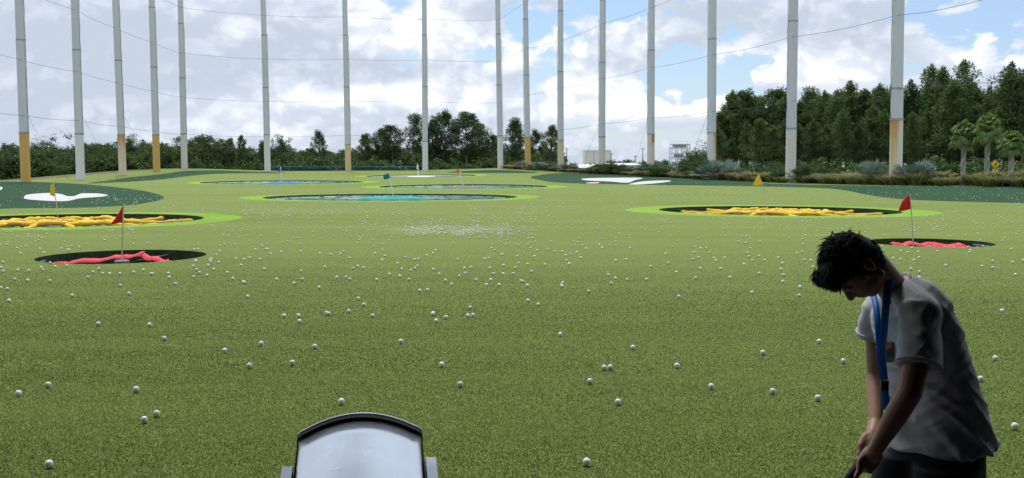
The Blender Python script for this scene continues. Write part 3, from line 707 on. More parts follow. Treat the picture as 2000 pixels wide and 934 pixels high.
m = MB(); m.tube([(w_*.92, 2, zt), (w_*.92, 2, zt+1.5)], .07, 5); m.build('mast', M_WHITEM, root)
# slatted white frame by the edge of the turf
d = 168; x0, x1 = X(1239, d), X(1265, d); zt = Z(322.5, d)-LOW
root = empty('slatted_frame', (x0, d, LOW)); tag(root, 'low white slatted metal frame among the shrubs right of the cream building', 'metal frame'); w_ = x1-x0
for q in range(4):
    m = MB(); m.box((w_*q/3-.05, -.05, 0), (w_*q/3+.05, .05, zt)); m.build('post', M_WHITEM, root)
for q in range(7):
    z = zt*(.30+.115*q); m = MB(); m.box((-.1, -.12, z-.06), (w_+.1, -.052, z+(.10 if q % 2 else .03))); m.build('slat', M_WHITEM if q % 3 else M_GREYW, root)
for px, py, d, lab in ((1106.5, 289, 330, 'thin dark utility mast left of the cream building'), (1240, 304, 360, 'short thin mast between the two right poles, left one of the pair'), (1254.5, 289, 340, 'taller thin mast just left of the pole with the square rust patch'), (1193, 299, 380, 'thin lamp mast just right of the cream building')):
    x = X(px, d); zt = Z(py, d)-LOW; root = empty('utility_mast', (x, d, LOW)); tag(root, lab, 'mast', 'distant masts')
    m = MB(); m.tube([(0, 0, 0), (0, 0, zt)], [.19, .12], 6); m.build('shaft', M_DARKP, root)
    m = MB(); m.box((-.8, -.06, zt-.5), (.8, .06, zt-.36)); m.build('crossarm', M_DARKP, root)
M_SIGNY = principled('sign_yellow', (.78, .52, .012), .45)[0]; M_BLACK = principled('sign_black', (.012, .012, .012), .6)[0]; M_SPOST = principled('sign_post', (.32, .33, .34), .5, .6)[0]
def walk_sign(px, py, d, half_px, label, plate, glyph):
    s = half_px*d/F_PX; x, z = X(px, d), Z(py, d); zg = max(h1(x, d), LOW)
    root = empty('road_sign', (x, d, zg)); tag(root, label, 'road sign'); zc = z-zg
    m = MB(); m.box((-.05, .03, -.2), (.05, .09, zc+s*.5)); m.build('post', M_SPOST, root)
    dm = MB()
    c = .12*s
    out = []
    for k in range(4):
        a = PI/2*k; tip = Vector((math.cos(a), 0, math.sin(a)))*s; t1 = Vector((-math.sin(a), 0, math.cos(a)))
        for q in (-1, 0, 1): out.append(tip*(1-.12*abs(q)) + t1*c*q)
    dm.loft([[p+Vector((0, -.012, zc)) for p in out], [p+Vector((0, .018, zc)) for p in out]]); dm.build('sign_face', M_SIGNY, root)
    bd = MB(); ring = [p*.9 for p in out]; ring2 = [p*.84 for p in out]; n = len(ring)
    bd.add([tuple(p+Vector((0, -.017, zc))) for p in ring]+[tuple(p+Vector((0, -.017, zc))) for p in ring2], [(i, (i+1) % n, n+(i+1) % n, n+i) for i in range(n)]); bd.build('border_line', M_BLACK, root)
    gm = MB()
    for p, q, w0 in glyph: gm.tube([Vector((p[0]*s, -.03, zc+p[1]*s)), Vector((q[0]*s, -.03, zc+q[1]*s))], w0*s, 6)
    gm.build('symbol', M_BLACK, root)
    if plate:
        pm = MB(); pm.box((-s*.62, -.012, zc-s*1.62), (s*.56, .018, zc-s*1.1)); pl = pm.build('plate', M_SIGNY, root)
        am = MB(); am.tube([Vector((.3*s, -.03, zc-1.24*s)), Vector((-.3*s, -.03, zc-1.46*s))], .07*s, 5); am.tube([Vector((-.3*s, -.03, zc-1.46*s)), Vector((-.05*s, -.03, zc-1.5*s))], .06*s, 5); am.tube([Vector((-.3*s, -.03, zc-1.46*s)), Vector((-.2*s, -.03, zc-1.28*s))], .06*s, 5); am.build('arrow', M_BLACK, root)
PED = [((.12, .45), (.13, .46), .11), ((.08, .30), (.0, -.02), .09), ((.0, -.02), (.2, -.45), .07), ((.0, -.02), (-.28, -.42), .07), ((.08, .27), (-.18, .08), .055), ((.08, .27), (.3, .05), .055)]
walk_sign(1941.5, 321, 80, 8.6, 'yellow diamond pedestrian sign with small arrow plate between two palms', True, PED)
walk_sign(1306.5, 331, 125, 5.2, 'small yellow diamond sign half hidden by shrubs right of the slatted frame', False, [((-.1, -.45), (-.1, .1), .1), ((-.1, .1), (.25, .3), .1)])
# rope along the planting bed at the right
pts = [W(px, py, dd) for px, py, dd in ((1745, 357, 79), (1800, 356.5, 76), (1860, 357.5, 72), (1925, 355, 69), (1980, 357, 66), (2040, 356, 63))]
base = Vector((pts[0].x, pts[0].y, h1(pts[0].x, pts[0].y))); root = empty('rope_fence', base); tag(root, 'thin black rope on short stakes along the grasses at the right', 'rope fence')
m = MB(); out = []
for a, b_ in zip(pts[:-1], pts[1:]):
    for k in range(6): p = a.lerp(b_, k/6); p.z -= .1*4*(k/6)*(1-k/6); out.append(p-base)
m.tube(out+[pts[-1]-base], .022, 5); m.build('rope', M_DNET, root)
for p in pts: m = MB(); m.tube([Vector((p.x, p.y, h1(p.x, p.y)-.2))-base, p-base+Vector((0, 0, .06))], .03, 6); m.build('stake', M_DNET, root)
# ------------------------------------------------------------------ vegetation
M_BARK = mottled('bark', (.15, .12, .095), (.24, .20, .165), 3, .95, (1, 1, .3))
M_PALEBARK = mottled('grey_bark', (.20, .18, .16), (.29, .27, .24), 3, .95, (1, 1, .3))
M_PINE = leaf_mat('pine_needles', (.028, .066, .018), (.145, .222, .055), .38)
M_SLASH = leaf_mat('slash_pine_needles', (.036, .074, .023), (.11, .178, .048), .36)
M_OAK = leaf_mat('oak_leaves', (.038, .075, .02), (.105, .165, .04), .38)
M_BUSH = leaf_mat('bush_leaves', (.042, .085, .018), (.10, .165, .035), .35)
M_PALM = leaf_mat('palm_fronds', (.075, .165, .03), (.20, .30, .07), .45)
M_SILVER = leaf_mat('silver_fronds', (.12, .17, .13), (.21, .27, .22), .2)
M_GREENPAL = leaf_mat('green_fronds', (.04, .085, .03), (.09, .15, .055), .25)
M_GRASS = leaf_mat('ornamental_grass', (.15, .20, .045), (.26, .30, .085), .4, ((.36, .30, .17), .6, 1.4))
M_GRASSP = leaf_mat('plume_grass', (.22, .20, .09), (.34, .29, .14), .4, ((.40, .29, .20), .5, 1.2))

def quads(cent, n_per, spread, length, width, rng, outward=0.0, flat=1.0):
    """n_per leaf quads around every clump centre; outward>0 turns them away from the clump centre (needle tufts)"""
    C = np.repeat(np.asarray(cent, float), n_per, 0); n = len(C); sp = np.repeat(np.broadcast_to(spread, (len(cent),)), n_per)[:, None]
    d = rng.normal(size=(n, 3)); d /= np.linalg.norm(d, axis=1)[:, None]
    P = C + d*sp*rng.uniform(.25, 1.0, (n, 1))*np.array([1, 1, flat])
    r = rng.normal(size=(n, 3)); a = d*outward + r*(1-outward)*.6; a /= np.linalg.norm(a, axis=1)[:, None]
    b = np.cross(a, rng.normal(size=(n, 3))); b /= np.linalg.norm(b, axis=1)[:, None]
    L = length*rng.uniform(.6, 1.3, (n, 1)); Wd = width*rng.uniform(.6, 1.3, (n, 1))
    v = np.stack([P-b*Wd*.5, P+a*L*.5-b*Wd*.7, P+a*L, P+a*L*.5+b*Wd*.7], 1).reshape(-1, 3)
    return v
def quad_mesh(name, v):
    me = bpy.data.meshes.new(name); n = len(v)//4
    me.vertices.add(len(v)); me.vertices.foreach_set('co', v.astype(np.float32).ravel())
    me.loops.add(4*n); me.polygons.add(n)
    me.loops.foreach_set('vertex_index', np.arange(4*n, dtype=np.int32)); me.polygons.foreach_set('loop_start', np.arange(0, 4*n, 4, dtype=np.int32))
    try: me.polygons.foreach_set('loop_total', np.full(n, 4, dtype=np.int32))
    except Exception: pass
    me.update(calc_edges=True); return me
def limb(m, p, q, r0, r1, rng, wob=.12, n=6):
    p, q = Vector(p), Vector(q); L = (q-p).length; pts = []; k = max(3, int(L/1.2)+2)
    for i in range(k):
        t = i/(k-1); o = Vector((rng.normal(), rng.normal(), rng.normal()*.4))*L*wob*.12*math.sin(t*PI); pts.append(p.lerp(q, t)+o)
    m.tube(pts, [r0+(r1-r0)*i/(k-1) for i in range(k)], n)
def tree_meshes(kind, seed):
    """unit trees about 10 m tall, foot at the origin -> (trunk mesh, crown mesh)"""
    rng = np.random.default_rng(seed); m = MB(); cl = []; rad = []
    if kind == 'pine':
        Ht = 10; limb(m, (0, 0, 0), (rng.normal()*.15, rng.normal()*.15, Ht), .15, .02, rng)
        h0 = rng.uniform(.26, .44)*Ht; h = h0
        while h < Ht-.15:
            t = (h-h0)/(Ht-h0); Lb = (1.95*(1-t)**.7*(.55+.45*min(1, t*5))+.16)*rng.uniform(.75, 1.2); nb = 5 if t < .8 else 4; a0 = rng.uniform(0, 6)
            for q in range(nb):
                if rng.random() < .12: continue
                a = a0+2*PI*q/nb+rng.normal()*.2; l = Lb*rng.uniform(.5, 1.3); up = .10+.55*t
                e = Vector((math.cos(a)*l, math.sin(a)*l, h+l*up)); limb(m, (0, 0, h), e, .035*(1-t)+.012, .008, rng, .1, 4)
                for s in (.45, .75, 1.0):
                    if s*l > .12: cl.append(Vector((0, 0, h)).lerp(e, s)+Vector(rng.normal(size=3)*.10)); rad.append(.30+.26*(1-t)*rng.uniform(.6, 1.3))
            h += rng.uniform(.46, .80)*(1.15-.5*t)
        for k in range(4): cl.append(Vector((0, 0, Ht-.15+.18*k))); rad.append(.18-.03*k)
        v = quads(cl, 44, rad, .28, .06, rng, .75)
        rng2 = rng
    elif kind in ('slash', 'sparse'):
        Ht = 10; lean = (rng.normal()*.35, rng.normal()*.3); limb(m, (0, 0, 0), (lean[0], lean[1], Ht*.95), .17, .035, rng)
        n = 34 if kind == 'slash' else 18; zc0 = .40 if kind == 'slash' else .46
        for q in range(n):
            t = (q+rng.uniform(0, 1))/n; z = Ht*(zc0+(.98-zc0)*t); a = q*2.4+rng.normal()*.4
            prof = math.sin(PI*min(1, .18+.82*t))**.6 if kind == 'slash' else .75
            l = (2.1 if kind == 'slash' else 1.5)*prof*rng.uniform(.55, 1.1); p0 = Vector((lean[0]*z/Ht, lean[1]*z/Ht, z-.5)); e = p0+Vector((math.cos(a)*l, math.sin(a)*l, .35*l+rng.uniform(0, .5)))
            limb(m, p0, e, .05, .015, rng, .25, 4)
            for s in (.6, .85, 1.02):
                cl.append(p0.lerp(e, s)+Vector(rng.normal(size=3)*.16)); rad.append(rng.uniform(.28, .62)*(1 if kind == 'slash' else .72))
        for k in range(5): cl.append(Vector((lean[0], lean[1], Ht*.97))+Vector(rng.normal(size=3)*np.array([.35, .35, .2]))); rad.append(.42)
        v = quads(cl, 72 if kind == 'slash' else 52, rad, .30, .07, rng, .6, .8)
    elif kind in ('oak', 'open'):
        Ht = 10; nl = 9; hub = Vector((0, 0, 2.2)); limb(m, (0, 0, 0), hub, .30, .22, rng)
        nclump = 120 if kind == 'oak' else 55
        ends = []
        for q in range(nl):
            a = q*2.4+rng.normal()*.3; el_ = rng.uniform(.35, 1.35); l = rng.uniform(3.0, 5.6)
            e = hub+Vector((math.cos(a)*math.cos(el_)*l*.9, math.sin(a)*math.cos(el_)*l*.9, math.sin(el_)*l*1.15)); limb(m, hub, e, .14, .04, rng, .3); ends.append(e)
            for k in range(3):
                e2 = e+Vector(rng.normal(size=3)*np.array([1.1, 1.1, .8])+np.array([0, 0, .5])); limb(m, hub.lerp(e, .6), e2, .05, .015, rng, .3, 4); ends.append(e2)
        for k in range(nclump):
            e = ends[k % len(ends)]; c = e+Vector(rng.normal(size=3)*np.array([.85, .85, .7]))
            if c.z > Ht+.3: c.z = Ht+.3-rng.random()*.6
            if c.z < 1.2: c.z = 1.2+rng.random()
            cl.append(c); rad.append(rng.uniform(.5, .95)*(1 if kind == 'oak' else .75))
        v = quads(cl, 52 if kind == 'oak' else 40, rad, .30, .15, rng, .3, .8)
    elif kind == 'bare':
        limb(m, (0, 0, 0), (.2, 0, 5), .16, .10, rng)
        for q in range(16):
            a = q*2.4; p0 = Vector((.15, 0, 2.5+q*.2)); e = p0+Vector((math.cos(a)*rng.uniform(1, 2.3), math.sin(a)*rng.uniform(1, 2.3), rng.uniform(1.5, 4.2))); limb(m, p0, e, .06, .015, rng, .4, 4)
            for k in range(4):
                e2 = e+Vector(rng.normal(size=3)*.7); limb(m, p0.lerp(e, .55+.1*k), e2, .02, .008, rng, .4, 3); cl.append(e2); rad.append(.25)
        v = quads(cl, 7, rad, .18, .08, rng, .2)
    elif kind == 'bush':   # unit bush 3 m tall
        for q in range(7):
            a = q*.9+rng.normal()*.2; e = Vector((math.cos(a)*rng.uniform(.5, 1.5), math.sin(a)*rng.uniform(.5, 1.5), rng.uniform(1.2, 2.6))); limb(m, (0, 0, 0), e, .06, .015, rng, .3, 4)
            for k in range(9):
                cl.append(e*rng.uniform(.45, 1.05)+Vector(rng.normal(size=3)*np.array([.42, .42, .3]))); rad.append(rng.uniform(.28, .5))
        for k in range(14):
            a = rng.uniform(0, 6.28); cl.append(Vector((math.cos(a)*1.4, math.sin(a)*1.4, rng.uniform(.15, .9)))); rad.append(.45)
        v = quads(cl, 44, rad, .20, .12, rng, .3)
    return m.mesh(kind+'_trunk'), quad_mesh(kind+'_crown', v)
LEAF = dict(pine=M_PINE, slash=M_SLASH, sparse=M_SLASH, oak=M_OAK, open=M_OAK, bare=M_OAK, bush=M_BUSH)
BARK = dict(pine=M_BARK, slash=M_BARK, sparse=M_PALEBARK, oak=M_BARK, open=M_PALEBARK, bare=M_PALEBARK, bush=M_BARK)
VAR = dict(pine=7, slash=5, sparse=2, oak=5, open=2, bare=1, bush=4)
NAMES = dict(pine='pine_tree', slash='pine_tree', sparse='pine_tree', oak='broadleaf_tree', open='broadleaf_tree', bare='bare_tree', bush='bush')
PROTO = {}
for k, nv in VAR.items():
    PROTO[k] = []
    for q in range(nv):
        a, b_ = tree_meshes(k, 100+q*7+len(k)); a.materials.append(BARK[k]); b_.materials.append(LEAF[k]); PROTO[k].append((a, b_))
        a.polygons.foreach_set('use_smooth', [True]*len(a.polygons))
count = {}
def tree(kind, x, y, zb, height, label, cat=None, group=None, wide=1.0, leaf=None, rz=None):
    i = count.get(kind, 0); count[kind] = i+1; tr, cr = PROTO[kind][i % len(PROTO[kind])]
    root = empty(NAMES[kind], (x, y, zb), rz if rz is not None else random.uniform(0, 6.28)); s = height/(3.0 if kind == 'bush' else 10.2)
    root.scale = (s*wide, s*wide, s)
    tag(root, label, cat or ('bush' if kind == 'bush' else 'tree'), group)
    t = bpy.data.objects.new('stem' if kind == 'bush' else 'trunk', tr); COL.objects.link(t); t.parent = root
    c = bpy.data.objects.new('foliage' if kind == 'bush' else 'crown', cr); COL.objects.link(c); c.parent = root
    return root
def tree_px(kind, px, ytop, d, label, wide=1.0, group=None):
    x = X(px, d); zb = max(LOW, h1(x, d))-.05; return tree(kind, x, d, zb, Z(ytop, d)-zb, label, None, group, wide)
# the back tree line, left to right: (kind, px, y of its top, distance, label, width)
BACK = [('open', 27, 269, 134, 'open round topped tree left of the first pole', 1.1), ('oak', 68, 268, 138, 'round dark tree just right of the first orange footed pole', .9), ('bare', 97, 253, 150, 'wispy almost bare tree against the sky between the two leftmost poles', 1.0),
    ('open', 130, 250, 148, 'tall open crowned tree just left of the second pole', 1.2), ('oak', 176, 272, 152, 'dark tree just right of the second pole', 1.0), ('oak', 224, 269, 158, 'dark tree at the third pole', 1.1), ('oak', 266, 265, 160, 'dark tree between the third and fourth poles', 1.1),
    ('oak', 300, 268, 165, 'dark tree behind the fourth pole', 1.0), ('oak', 336, 266, 170, 'broad tree just left of the fifth pole', 1.1), ('oak', 392, 255, 176, 'tallest broad dark tree right of the fifth pole', 1.25), ('oak', 424, 259, 182, 'rounded dark tree on the right shoulder of the tallest broad tree', 1.0),
    ('slash', 454, 270, 186, 'thin pine, left one of two spindly tops left of the barrier net', .6), ('slash', 477, 263, 188, 'spindly pine top standing above the low wood left of the barrier net', .55), ('slash', 512, 275, 190, 'small pine just left of the left barrier pole', .8), ('oak', 546, 264, 195, 'bushy dark tree just right of the left barrier pole', .9),
    ('oak', 583, 286, 192, 'low rounded tree left of the lone pointed pine', 1.0), ('slash', 625, 256, 194, 'lone pointed pine rising above the low trees behind the barrier net', .75), ('open', 663, 284, 190, 'low open tree just left of the middle barrier pole', 1.0), ('slash', 712, 261, 196, 'round headed pine just right of the middle barrier pole', .9),
    ('slash', 745, 252, 198, 'dark pine between the round headed pine and the dense dome', 1.0), ('slash', 771, 243, 195, 'dense dome shaped pine left of the two sparse tall pines', 1.2), ('sparse', 805, 221, 196, 'tall sparse pine with gaps of sky in its crown', .85), ('sparse', 823, 226, 198, 'sparse pine half behind the right barrier pole', .8),
    ('slash', 849, 236, 200, 'dark pine just right of the right barrier pole', .9), ('slash', 869, 219, 198, 'tall dense round topped pine right of the right barrier pole', 1.15), ('slash', 914, 220, 196, 'tall dense pine with a broad shoulder left of the back corner', 1.25), ('slash', 936, 241, 200, 'dark pine on the right shoulder of the broad pine', 1.0), ('slash', 959, 262, 198, 'lower dark pine just left of the white corner pole', 1.0),
    ('slash', 1006, 232, 194, 'tall pine between the white corner pole and its orange footed neighbour', 1.0), ('slash', 1047, 254, 192, 'dark pine just right of the orange footed pole near the corner', .85), ('slash', 1073, 245, 186, 'round crowned pine with sky gaps left of the yellow footed pole', .9), ('open', 1107, 304, 172, 'small low tree just right of the yellow footed pole', .8)]
for k, px, yt, d, lab, wd in BACK: tree_px(k, px, yt, d, lab, wd, 'trees along the back of the field')
FILL = 'dark tree massed in the low wood behind the left and back poles'
for row, (dd, y0, y1) in enumerate(((10, 286, 300), (22, 280, 293), (36, 284, 294))):
    px = -60+row*9
    while px < 1092:
        d = (140+row*12 if px < 200 else 160+(px-200)*.10 if px < 480 else 190)+dd+random.uniform(-3, 3)
        yt = random.uniform(y0-(9 if px < 480 else 2), y1)+(0 if px < 480 or 690 < px < 1085 else 4)
        tree_px('oak' if random.random() < .75 else 'slash', px, yt, d, FILL, random.uniform(1.0, 1.4), 'massed wood along the back'); px += random.uniform(19, 31)
px = -40; LOWB = 'bright green bush in the undergrowth along the foot of the back wood'
while px < 1090:
    d = 128 if px < 120 else 146 if px < 300 else 166 if px < 430 else 178
    big = px < 90 or 170 < px < 320
    tree_px('bush', px, random.uniform(286, 304) if big else random.uniform(301, 317), d+random.uniform(-4, 6), LOWB, random.uniform(1.0, 1.5), 'undergrowth along the back'); px += random.uniform(20, 34)
# the pine wood on the right
RIGHT = [('oak', 1352, 293, 150, 'low dark rounded tree at the left end of the right wood', 1.2), ('oak', 1376, 286, 146, 'dark broad tree just left of the rust streaked pole', 1.1), ('slash', 1418, 232, 136, 'first tall tree right of the rust streaked pole', .8), ('slash', 1440, 205, 134, 'stepped tall tree second from the left end of the wood', .8), ('slash', 1458, 176, 132, 'tall round topped tree left of the thick cream footed pole', .9),
    ('slash', 1502, 171, 132, 'broad dark round topped tree, widest left of the thick cream footed pole', 1.0), ('pine', 1530, 190, 130, 'narrow pine just left of the thick cream footed pole', .9), ('slash', 1578, 173, 132, 'open topped tree just right of the thick cream footed pole', .9), ('pine', 1606, 186, 128, 'pine right of the open topped tree', 1.0), ('pine', 1655, 167, 128, 'pine with a pointed leader midway between the two thick poles', 1.0),
    ('pine', 1630, 184, 126, 'pine left of the pointed leader between the thick poles', 1.0), ('pine', 1684, 182, 126, 'bright green pine right of the pointed leader', 1.1), ('pine', 1712, 173, 124, 'slender pine near the left side of the thickest pole', 1.0), ('pine', 1737, 172, 126, 'pine right behind the thickest pole', 1.0), ('pine', 1772, 165, 124, 'pine just right of the thickest pole', 1.0),
    ('pine', 1812, 138, 122, 'tall pine, left one of three tall tops right of the thickest pole', .9), ('pine', 1834, 141, 120, 'tall pine, middle one of three tall tops right of the thickest pole', .9), ('pine', 1874, 128, 118, 'tallest pine with layered open top right of the thickest pole', 1.0), ('pine', 1855, 168, 114, 'pine just in front of the tallest one', 1.1), ('pine', 1903, 182, 116, 'shorter pine in the dip right of the tallest pine', 1.0),
    ('pine', 1926, 176, 118, 'small conical pine in the dip before the last tall pine', .9), ('pine', 1966, 133, 112, 'tall broad pine near the right edge of the photo', 1.1), ('pine', 1997, 140, 110, 'tall pine cut by the right edge of the photo', 1.0)]
for k, px, yt, d, lab, wd in RIGHT: tree_px(k, px, yt, d, lab, wd, 'pines of the right wood')
for row in range(5):
    px = 1398+row*5
    while px < 2090:
        d = (128+row*8)-(px-1400)*.028
        yt = 192+random.uniform(-6, 40)-(18 if px > 1780 else 0)+(30 if px < 1425 else 0)-row*1.5+(26 if row == 0 else 0)
        tree_px('pine' if random.random() < .8 else 'slash', px, yt, d+random.uniform(-2.5, 2.5), 'dark pine within the dense wood behind the two thick right poles', random.uniform(.8, 1.4), 'inner pines of the right wood'); px += random.uniform(21, 33)
for px, yt, d, lab, wd in ((1842, 302, 97, 'large leafy bush left of the first palm', 1.7), (1818, 312, 96, 'dark leafy bush just right of the thickest pole', 1.3), (1875, 318, 98, 'low leafy bush at the foot of the first palm', 1.2), (1905, 308, 99, 'leafy bush between the first two palms', 1.2), (1995, 305, 92, 'leafy bush at the right edge of the photo', 1.3), (1955, 315, 96, 'low bush behind the yellow pedestrian sign', 1.2)):
    tree_px('bush', px, yt, d, lab, wd, 'bushes under the palms')
px = 1345
while px < 2080:
    d = 121-(px-1400)*.026; tree_px('bush', px, random.uniform(305, 326), d+random.uniform(-2, 3), 'dark bush in the shade along the foot of the right wood', random.uniform(1.1, 1.7), 'undergrowth of the right wood'); px += random.uniform(20, 32)
# far trees across the car park
for px, yt, d, wd in ((1186, 312, 390, 1.6), (1203, 311, 400, 1.5), (1217, 316, 410, 1.4), (1226, 308, 390, 1.2), (1246, 315, 400, 1.5), (1262, 313, 390, 1.3), (1290, 309, 370, 1.4), (1302, 311, 380, 1.4), (1318, 314, 380, 1.3), (1334, 316, 372, 1.3), (1125, 321, 480, 1.5), (1150, 322, 470, 1.6), (1350, 313, 380, 1.3)):
    tree_px('oak', px, yt, d, 'small far tree across the car park beyond the right poles', wd, 'far trees across the car park')

# --- sabal palms
def palm_meshes(seed):
    rng = np.random.default_rng(seed); t = MB(); Ht = 4.3
    pts = [(rng.normal()*.02, rng.normal()*.02, Ht*q/12) for q in range(13)]; t.tube(pts, [.16-.03*q/12 for q in range(13)], 10)
    bt = MB()
    for q in range(120):          # criss-cross old leaf boots on the upper trunk
        z = 1.5+2.7*(q/120); a = q*2.399; s = 1 if q % 2 else -1; p = Vector((math.cos(a)*.14, math.sin(a)*.14, z)); u = Vector((-math.sin(a)*s, math.cos(a)*s, 0))
        bt.tube([p-u*.10-Vector((0, 0, .16)), p+Vector((math.cos(a)*.05, math.sin(a)*.05, .03)), p+u*.10+Vector((math.cos(a)*.09, math.sin(a)*.09, .17))], [.04, .035, .02], 4)
    f = MB(); top = Vector((0, 0, Ht))
    for q in range(85):
        a = q*2.399; e = 1.4-1.95*(q/85)+rng.normal()*.12; l = rng.uniform(.55, .9); dr = Vector((math.cos(a)*math.cos(e), math.sin(a)*math.cos(e), math.sin(e)))
        hub = top+dr*l+Vector((0, 0, -.12*l)); f.tube([top, top+dr*l*.5, hub], [.025, .02, .015], 3, False)
        side = dr.cross(Vector((0, 0, 1))).normalized(); up = side.cross(dr)
        for k in range(15):
            b_ = (k-7)/7*1.25; ll = rng.uniform(.6, .9)*(1-.2*abs(b_)); u = dr*math.cos(b_)+side*math.sin(b_)
            mid = hub+u*ll*.55+up*.05; tip = hub+u*ll+Vector((0, 0, -.42*ll)); wv = u.cross(up).normalized()*.05
            f.add([hub-wv*.4, mid-wv, tip, mid+wv, hub+wv*.4], [(0, 1, 2, 3, 4)])
    return t.mesh('palm_trunk'), bt.mesh('palm_boots'), f.mesh('palm_crown')
for px, ytr, d, lab, sc, rz in ((1879, 266, 93, 'sabal palm with a thin bare lower trunk, left one of the three', 1.0, 0), (1925, 257, 91, 'tallest sabal palm with criss-cross trunk, middle one of the three', 1.08, 2), (1972, 283, 88, 'sabal palm with the shortest trunk, right of the yellow sign', .86, 4)):
    a, b_, c = palm_meshes(px); x = X(px, d); zb = h1(x, d)-.1; s = (Z(ytr, d)-zb)/4.3
    root = empty('palm_tree', (x, d, zb), rz); root.scale = (.98, .98, s); tag(root, lab, 'palm', 'sabal palms on the right')
    link('trunk', a, M_PALEBARK, root, True); link('leaf_bases', b_, mottled('boots', (.42, .40, .36), (.58, .55, .51), 3, .9), root); link('crown', c, M_PALM, root)

# --- fan palmettos, ornamental grasses, shrubs in the planting bed along the right edge
def palmetto_mesh(seed):
    rng = np.random.default_rng(seed); f = MB()
    for q in range(34):
        a = q*2.399; e = rng.uniform(.25, 1.4); l = rng.uniform(.5, 1.0); dr = Vector((math.cos(a)*math.cos(e), math.sin(a)*math.cos(e), math.sin(e)))
        o = Vector((rng.normal()*.3, rng.normal()*.3, .05)); hub = o+dr*l; f.tube([o, hub], [.02, .012], 3, False); side = dr.cross(Vector((0, 0, 1))).normalized(); up = side.cross(dr)
        for k in range(13):
            b_ = (k-6)/6*1.35; ll = rng.uniform(.45, .7); u = dr*math.cos(b_)+side*math.sin(b_); tip = hub+u*ll+Vector((0, 0, -.08)); mid = hub+u*ll*.5+up*.03; wv = u.cross(up).normalized()*.028
            f.add([hub-wv*.4, mid-wv, tip, mid+wv, hub+wv*.4], [(0, 1, 2, 3, 4)])
    return f.mesh('palmetto')
def grass_mesh(seed, n=420):
    rng = np.random.default_rng(seed); f = MB()
    for q in range(n):
        a = rng.uniform(0, 6.28); r0 = abs(rng.normal())*.16; l = rng.uniform(.7, 1.35); spread = abs(rng.normal())*.42+.08; p0 = Vector((math.cos(a)*r0, math.sin(a)*r0, 0)); u = Vector((math.cos(a+rng.normal()*.4), math.sin(a+rng.normal()*.4), 0))
        p1 = p0+u*spread*.45*l+Vector((0, 0, l*.68)); p2 = p0+u*spread*1.25*l+Vector((0, 0, l*rng.uniform(.72, 1.0))); s = Vector((-u.y, u.x, 0))*.017
        f.add([p0-s, p0+s, p1+s, p2, p1-s], [(0, 1, 2, 4), (4, 2, 3)])
    return f.mesh('grass_clump')
PAL = [palmetto_mesh(s) for s in (1, 2, 3)]; GRS = [grass_mesh(s) for s in (4, 5, 6, 7)]
PALS = [m.copy() for m in PAL]; GRP = [m.copy() for m in GRS]
for m in PAL: m.materials.append(M_GREENPAL)
for m in PALS: m.materials.append(M_SILVER)
for m in GRS: m.materials.append(M_GRASS)
for m in GRP: m.materials.append(M_GRASSP)
def bed_point(px, off):
    """where the sight column px crosses the right-hand edge of the turf, off metres further back"""
    ds = np.linspace(58, 175, 900); xs = X(px, ds); ins = inside(FIELD, xs, ds); i = int(np.nonzero(ins)[0][-1]); d = ds[i]+off
    return X(px, d), d
def plant(me, name, px, off, height, wide, label, cat, group, part):
    x, y = bed_point(px, off); o = bpy.data.objects.new(name, me); COL.objects.link(o); o.location = (x, y, h1(x, y)-.04); o.rotation_euler = (0, 0, random.uniform(0, 6.28))
    o.scale = (wide, wide, height); tag(o, label, cat, group); return o
for j, (px, off, hh, wd, lab, silver) in enumerate(((1022, 3.2, 1.15, 1.5, 'grey green shrub right of the orange footed corner pole', 1), (1052, 2.5, 1.2, 1.6, 'rounded grey green shrub before the corner pines', 1), (1080, 2.0, 1.0, 1.3, 'small dark fan palm left of the yellow footed pole', 0), (1110, 2.4, 1.15, 1.5, 'blue grey fan palm at the foot of the yellow footed pole', 1),
    (1172, 1.6, 1.35, 1.5, 'green fan palm at the foot of the pole before the cream building', 0), (1196, 2.2, 1.35, 1.4, 'green fan palm right of the pole before the cream building', 0), (1222, 3.4, 1.0, 1.3, 'low dark fan palm left of the slatted frame', 0), (1270, 1.2, 1.65, 1.6, 'tall green fan palm hiding the foot of the square patch pole', 0), (1294, 1.8, 1.35, 1.5, 'green fan palm left of the small yellow sign', 0),
    (1375, 1.6, 1.45, 1.7, 'dark green palmetto left of the foot of the rust streaked pole', 0), (1402, .9, 1.35, 1.9, 'big silvery palmetto at the foot of the rust streaked pole', 1), (1424, 2.4, 1.15, 1.3, 'silvery green palmetto on the right of the big silvery one', 1), (1522, 1.4, 1.05, 1.1, 'small green palmetto just left of the thick cream footed pole', 0), (1572, 1.2, 1.10, 1.2, 'green palmetto right of the thick cream footed pole', 0),
    (1708, 2.4, 1.2, 1.15, 'dark blue green shrub left of the thickest pole', 1), (1788, 1.6, 1.1, 1.2, 'pale blue green shrub right of the thickest pole', 1), (1806, 2.8, 1.0, 1.0, 'pale shrub behind the blue green one', 1))):
    plant((PALS if silver else PAL)[j % 3], 'palmetto', px, off, hh*(1.3 if px > 1340 else .92), wd*1.25, lab, 'shrub', 'palmettos in the planting bed', 'fronds')
for px, off, hh in ((1035, 1.4, .9), (1066, 3, 1.2), (1150, 2, .8), (1210, 2, 1.0), (1325, 1.5, .9), (1350, 2.5, 1.2), (1445, 3, 1.0), (1482, 2.6, .8), (1590, 1.6, .95), (1618, 3.2, 1.0), (1662, 2.8, .9), (1700, 3, 1.1), (1735, 1.5, 1.15), (1830, 3.4, .9), (1900, 3.0, 1.0), (1990, 3, 1.1)):
    x, y = bed_point(px, off); tree('bush', x, y, h1(x, y)-.05, hh, 'small green bush between the grass clumps of the planting bed', None, 'small bushes in the planting bed', 1.5)
px = 992; j = 0
